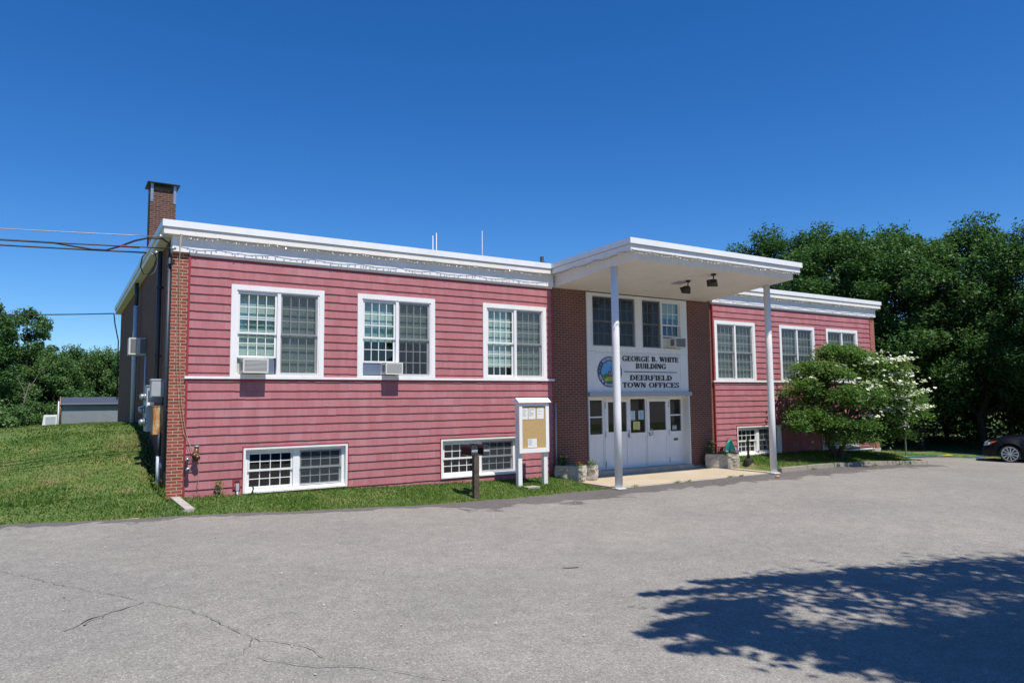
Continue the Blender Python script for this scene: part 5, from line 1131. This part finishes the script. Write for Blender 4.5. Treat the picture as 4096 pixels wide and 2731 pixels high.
# ------------------------------------------------------------------ grass
def grass():
    nr = np.random.default_rng(12); pts = []
    def area(x0, x1, y0, y1, n, cond=None):
        x = nr.uniform(x0, x1, n); y = nr.uniform(y0, y1, n)
        for a, b in zip(x, y):
            if b > edge_y(a) + (.02 + (max(0, .26 * math.sin(a * 1.3 + 1)) if a < -.6 else 0)) and (cond is None or cond(a, b)): pts.append((a, b))
    area(-9, 0, -1.8, 4.2, 62000); area(-12, 0, 4.2, 13.5, 30000); area(0, 9.8, -2.3, 0, 30000); area(16.4, 24.9, -2.3, 0, 16000); area(24.9, 31.5, -2.5, 3.5, 9000)
    p = np.array(pts); p[:, 0] += 0; z = np.array([ground(a, b) for a, b in pts]); n = len(p)
    edge = np.array([edge_y(a) for a, b in pts]); de = p[:, 1] - edge
    hgt = nr.uniform(.018, .048, n) * (1 + .5 * (np.sin(p[:, 0] * 2.1) * np.sin(p[:, 1] * 1.7 + .5) > .3)) * np.where(np.abs(p[:, 1]) < .12, 1.5, 1)
    a = nr.uniform(0, 6.283, n); wd = nr.uniform(.006, .013, n) * np.where(p[:, 1] > 4, 1.8, 1.2); ln = nr.normal(size=(n, 2)) * .022
    v = np.empty((n, 3, 3)); v[:, 0] = np.c_[p[:, 0] - np.cos(a) * wd, p[:, 1] - np.sin(a) * wd, z - .005]; v[:, 1] = np.c_[p[:, 0] + np.cos(a) * wd, p[:, 1] + np.sin(a) * wd, z - .005]; v[:, 2] = np.c_[p[:, 0] + ln[:, 0], p[:, 1] + ln[:, 1], z + hgt]
    me = bpy.data.meshes.new('grass'); me.vertices.add(n * 3); me.vertices.foreach_set('co', v.reshape(-1)); me.loops.add(n * 3); me.loops.foreach_set('vertex_index', np.arange(n * 3, dtype=np.int32)); me.polygons.add(n); me.polygons.foreach_set('loop_start', np.arange(0, n * 3, 3, dtype=np.int32)); me.polygons.foreach_set('loop_total', np.full(n, 3, dtype=np.int32)); me.materials.append(M['grassblade']); me.update(calc_edges=True)
    X, Y = p[:, 0], p[:, 1]
    def vn(fx_, fy_, sd):
        rg = np.random.default_rng(sd).random((64, 64)); u = (X * fx_ + 500) % 64; v_ = (Y * fy_ + 500) % 64; i0, j0 = u.astype(int), v_.astype(int); fu, fv = u - i0, v_ - j0; fu = fu * fu * (3 - 2 * fu); fv = fv * fv * (3 - 2 * fv); i1, j1 = (i0 + 1) % 64, (j0 + 1) % 64
        return (rg[i0, j0] * (1 - fu) + rg[i1, j0] * fu) * (1 - fv) + (rg[i0, j1] * (1 - fu) + rg[i1, j1] * fu) * fv
    patch = .55 * vn(.55, .7, 1) + .3 * vn(1.6, 2.0, 2) + .15 * vn(5, 6, 3)
    left = (X < .2)
    tint = np.where(left, np.clip((patch - .42) * 2.8, 0.0, 1) + .08 * (Y > 3), np.where(X < 10, np.clip(.62 - .38 * de / 2.0, .15, .6) - .08 + .3 * (patch - .5), .25 + .4 * (patch - .5)))
    tint = np.clip(tint + np.where(left, .35 * np.exp(-((X + 1.0) / .8) ** 2 - ((Y - 2.6) / 1.2) ** 2), 0) + nr.normal(size=n) * .13, 0, 1)
    at = me.attributes.new('tint', 'FLOAT', 'FACE'); at.data.foreach_set('value', tint.astype(np.float32)); tag(link(me, 'grass'), 'short green and straw coloured grass on the mound and lawns', 'grass', None, 'stuff')
grass()
t = thing('weed', 'tall leafy weed growing against the shingles left of the first basement window', 'weed', (.99, -.12, -.18)); nr2 = np.random.default_rng(4)
mb = MB(); mb.tube([(.99, -.12, -.25), (1.0, -.13, .0), (.995, -.12, .2)], [.008, .006, .003], 5); mb.build('stem', M['weed'], t)
q = nr2.normal(size=(110, 3)) * [.055, .035, 0] + [.99, -.13, 0]; q[:, 2] = nr2.uniform(-.2, .22, 110); link(leaf_mesh('leaves', q, .065, M['weed'], seed=4, asp=.4), 'leaves', t)
def clumpy(name, label, spots_, sz, m, seed, n=60, cat='weeds'):
    r = np.random.default_rng(seed); P = np.concatenate([r.normal(size=(n, 3)) * [.07, .035, .02] + [x, y, (lot(x) if y < -2 else ground(x, y)) + .025] for x, y in spots_]); tag(link(leaf_mesh(name, P, sz, M[m], seed=seed, asp=.35), name), label, cat, None, 'stuff')
clumpy('edge_weeds', 'low weeds and clover along the walk edge, kerb and wall foot', [(12.1, -2.41), (12.5, -2.42), (14.2, -2.42), (14.6, -2.44), (10.6, -2.4), (9.9, -2.3), (.4, -.1), (.9, -.15), (1.5, -.2), (.25, -.5), (.2, -.9), (17.9, -2.5), (21.2, -2.5), (22.7, -2.5), (25.2, .2), (26.0, .4), (26.6, .8), (9.7, -.1), (7.9, -1.1), (8.7, -1.1), (23.9, -.3), (24.8, -.2), (25.4, -.1)], .045, 'weed', 6)

# ------------------------------------------------------------------ shed on the left
t = thing('shed', 'low grey sided shed with a dark roof strip behind the grassy mound', 'shed', (1.2, 29, 0))
mb = MB(); mb.box(-1.85, 4.5, 28.9, 32.5, -.6, 1.88); mb.build('wall', M['shedwall'], t)
mb = MB(); mb.box(-1.95, 4.6, 28.75, 32.6, 1.74, 1.80); mb.build('eave_board', M['darkpipe'], t); mb = MB()
mb.add([(-1.95, 28.72, 1.802), (4.6, 28.72, 1.802), (4.6, 30.7, 2.22), (-1.95, 30.7, 2.22), (-1.95, 32.65, 1.802), (4.6, 32.65, 1.802)], [(0, 1, 2, 3), (3, 2, 5, 4), (0, 3, 4), (1, 5, 2), (0, 4, 5, 1)]); mb.build('roof', M['shedroof'], t)
mb = MB(); mb.tube([(-1.93, 28.8, -.5), (-1.93, 28.8, 2.25)], .04, 10); mb.build('stove_pipe', M['brass'], t, True)
mb = MB(); mb.tube([(-2.0, 28.84, -.5), (-2.0, 28.84, 2.0)], .035, 8); mb.build('downpipe', M['pvc'], t, True)
t = thing('hatch_box', 'small white box with a sloping lid beside the left end of the grey shed', 'hatch', (-2.35, 28, .4))
mb = MB(); mb.add([(-2.75, 27.6, .2), (-2.05, 27.6, .2), (-2.05, 28.6, .2), (-2.75, 28.6, .2), (-2.62, 27.6, 1.28), (-2.05, 27.6, 1.28), (-2.05, 28.6, 1.28), (-2.62, 28.6, 1.28)], [(0, 3, 2, 1), (4, 5, 6, 7), (0, 1, 5, 4), (1, 2, 6, 5), (2, 3, 7, 6), (3, 0, 4, 7)]); mb.build('box_body', M['white'], t)
mb = MB(); mb.box(-2.55, -2.1, 27.58, 27.597, .72, 1.2); mb.build('hatch_panel', M['greybox'], t)

# ------------------------------------------------------------------ parking sign, hose and bits at the far right
px_, py_ = 30.6, 1.55
t = thing('parking_sign', 'small white parking sign on a grey steel post at the end of the lawn', 'sign', (px_, py_, -.85)); gz = ground(px_, py_)
mb = MB(); mb.box(px_ - .035, px_ + .035, py_ - .02, py_ + .02, gz - .4, 1.05); mb.build('post', M['galv'], t)
f_ = Vector((.81, -.58, 0)); u_ = Vector((.58, .81, 0))
def plate(name, c, hw, hh, m, off=0):
    mb = MB(); c = Vector(c) - u_ * (.03 + off); a, b = c - f_ * hw, c + f_ * hw; d = u_ * .006
    vs = [a - d, b - d, b + d, a + d]; vs = [(v.x, v.y, c.z - hh) for v in vs] + [(v.x, v.y, c.z + hh) for v in vs]
    mb.add(vs, [(0, 3, 2, 1), (4, 5, 6, 7), (0, 1, 5, 4), (1, 2, 6, 5), (2, 3, 7, 6), (3, 0, 4, 7)]); return mb.build(name, m, t)
plate('sign_plate', (px_, py_, .42), .18, .11, M['white']); plate('sign_plate', (px_, py_, .78), .15, .20, M['white'])
plate('print_lines', (px_, py_, .46), .11, .018, M['ink'], .012); plate('print_lines', (px_, py_, .415), .085, .012, M['ink'], .012); plate('print_lines', (px_, py_, .80), .10, .1, M['greybox'], .012)
def hose(label, pts, r, m, name='hose'): mb = MB(); mb.tube([Vector(p) for p in pts], r, 6); tag(mb.build(name, m, None, True), label, 'hose')
hz = lambda x: lot(x) + .03
hose('green hose lying along the far edge of the asphalt near the parking sign', [(27.2, .6, hz(27)), (28.2, .9, hz(28)), (29.2, .75, hz(29)), (30.2, .8, hz(30)), (31.0, .35, hz(31)), (31.3, -.2, hz(31))], .028, M['hose'])
hose('doubled length of green hose on the asphalt edge', [(28.6, .65, hz(28)), (29.3, .55, hz(29)), (30.4, .55, hz(30)), (30.9, .35, hz(31))], .028, M['hose'])
mb = MB(); mb.tube([(31.1, .25, hz(31)), (31.3, .05, hz(31) + .04), (31.45, -.02, hz(31))], .028, 8); tag(mb.build('hose_end', M['yellowbit'], None, True), 'small yellow hose end at the edge of the asphalt', 'hose fitting')
for lb, y in (('blue plastic strip nearest the yellow hose end', -.45), ('blue plastic strip farther right along the asphalt edge', -.95)): mb = MB(); mb.tube([(31.45, y, hz(31)), (31.5, y - .35, hz(31) + .01)], .018, 6); tag(mb.build('plastic_strip', M['bluebit'], None, True), lb, 'plastic strip', 'blue strips on the asphalt edge')
mb = MB(); mb.tube([(15.1, -3.2, lot(15) + .02), (15.18, -3.25, lot(15) + .035), (15.25, -3.22, lot(15) + .02)], [.02, .045, .015], 6); tag(mb.build('fallen_leaf', mat('orange_leaf', (.5, .2, .1)), None, True), 'small orange scrap lying on the asphalt before the walk', 'litter')

# ------------------------------------------------------------------ parked car
def car():
    W = Vector((30.16, -2.82, 0)); hd = Vector((-.38, .925, 0)); lf = Vector((-.925, -.38, 0)); gz = -.85
    org = W - hd * 1.42 - lf * .80; ang = math.atan2(hd.y, hd.x)
    t = thing('parked_car', 'dark blue-black car parked at the right picture edge, only its nose showing', 'car', (0, 0, 0)); t['_local'] = 1
    xs = [-2.35, -2.2, -2.0] + frange(-1.8, 1.9, .1) + [1.98, 2.06, 2.14, 2.22, 2.30, 2.35, 2.38]
    def top(x): return lerp_tab(x, [(-2.35, .75), (-2.2, 1.05), (-1.6, 1.13), (.75, 1.10), (1.1, 1.06), (1.6, .98), (2.0, .86), (2.2, .74), (2.3, .62), (2.38, .46)])
    def arch(x):
        z = .26 if abs(x) < 2.1 else .30
        for wx in (-1.42, 1.42):
            d = abs(x - wx)
            if d < .42: z = max(z, .36 + math.sqrt(.42 ** 2 - d * d) * .97)
        return z
    hw = lambda x: .92 * (1 - .38 * max(0, (abs(x) - 1.5) / .88) ** 2.2)
    vs = []; n = 0
    for x in xs:
        w_, tp, sl = hw(x), top(x), arch(x); tp = max(tp, sl + .04); mid = max(sl + .01, min(tp - .08, .62))
        half = [(w_ * .93, sl), (w_, max(sl + .005, sl + (mid - sl) * .5)), (w_ * .995, mid), (w_ * .955, tp - .06), (w_ * .86, tp - .012), (w_ * .5, tp + .015), (0, tp + .02)]
        ring = [(a, b) for a, b in half] + [(-a, b) for a, b in half[-2::-1]]; n = len(ring)
        vs += [(x, a, b) for a, b in ring]
    fs = [(i * n + j, i * n + j + 1, (i + 1) * n + j + 1, (i + 1) * n + j) for i in range(len(xs) - 1) for j in range(n - 1)] + [tuple(range(n)), tuple(range(len(vs) - n, len(vs)))[::-1]]
    mb = MB(); mb.add(vs, fs); mb.build('body', M['carpaint'], t, True)
    mb = MB(); vs = []
    gl = [(1.0, 1.05), (.2, 1.50), (-.6, 1.56), (-1.4, 1.52), (-2.05, 1.12)]
    mb.add([(x, s * (.84 if z < 1.2 else .66), z) for s in (1, -1) for x, z in gl], [(0, 1, 6, 5), (1, 2, 7, 6), (2, 3, 8, 7), (3, 4, 9, 8), (4, 3, 2, 1, 0), (5, 6, 7, 8, 9)]); mb.build('window', M['carglass'], t)
    for wx in (1.42, -1.42):
        for s in (1, -1):
            y = s * .80
            mb = MB(); mb.tube([(wx, y - s * .12, .345), (wx, y - s * .12, .345), (wx, y + s * .085, .345), (wx, y + s * .10, .345)], [.30, .345, .345, .31], 28); wh = mb.build('wheel', M['rubber'], t, False)
            mb = MB(); yo = y + s * .102
            for k in range(24):
                a0, a1 = 2 * math.pi * k / 24, 2 * math.pi * (k + 1) / 24
                for (r0, r1) in ((.255, .285),): mb.add([(wx + r0 * math.cos(a0), yo, .345 + r0 * math.sin(a0)), (wx + r1 * math.cos(a0), yo, .345 + r1 * math.sin(a0)), (wx + r1 * math.cos(a1), yo, .345 + r1 * math.sin(a1)), (wx + r0 * math.cos(a1), yo, .345 + r0 * math.sin(a1))], [(0, 1, 2, 3)])
            for k in range(11):
                a = 2 * math.pi * k / 11; c_, s_ = math.cos(a), math.sin(a); w0, w1 = .014, .022
                mb.add([(wx + .04 * c_ - w0 * s_, yo + s * .004, .345 + .04 * s_ + w0 * c_), (wx + .04 * c_ + w0 * s_, yo + s * .004, .345 + .04 * s_ - w0 * c_), (wx + .26 * c_ + w1 * s_, yo + s * .001, .345 + .26 * s_ - w1 * c_), (wx + .26 * c_ - w1 * s_, yo + s * .001, .345 + .26 * s_ + w1 * c_)], [(0, 1, 2, 3)])
            mb.tube([(wx, yo, .345), (wx, yo + s * .012, .345)], .055, 14); mb.build('rim', M['chrome'], wh)
    for s in (1, -1):
        mb = MB(); pts = [(2.27, .60, .64), (2.26, .60, .72), (2.12, .74, .80), (1.95, .835, .84), (1.93, .85, .80), (2.10, .80, .68)]; mb.add([(a + .012, s * (b + .02), c) for a, b, c in pts], [(0, 1, 2, 5), (2, 3, 4, 5)]); h = mb.build('headlight', M['lens'], t)
        mb = MB(); mb.add([(a + .015, s * (b + .03), c) for a, b, c in [(2.04, .81, .705), (2.03, .80, .805), (1.93, .845, .845), (1.80, .885, .86), (1.92, .86, .79)]], [(0, 1, 2, 3, 4)]); mb.build('turn_lens', M['orange'], h)
    t.location = (org.x, org.y, gz); t.rotation_euler = (0, 0, ang)
car()

# pebbles and grit on the lot
r = np.random.default_rng(8); P = np.c_[r.uniform(-3, 16, 260), r.uniform(-11.5, -2.6, 260), np.zeros(260)]; P[:, 2] = [lot(a) + .017 for a in P[:, 0]]
tag(link(leaf_mesh('grit', P, .028, M['concrete'], seed=3, asp=.8, nrm=r.normal(size=(260, 3)) * .4 + [0, 0, 1]), 'grit'), 'pale pebbles and bits of litter scattered on the asphalt', 'pebbles', None, 'stuff')
for o in bpy.data.objects:
    if o.get('_local') is not None: del o['_local']
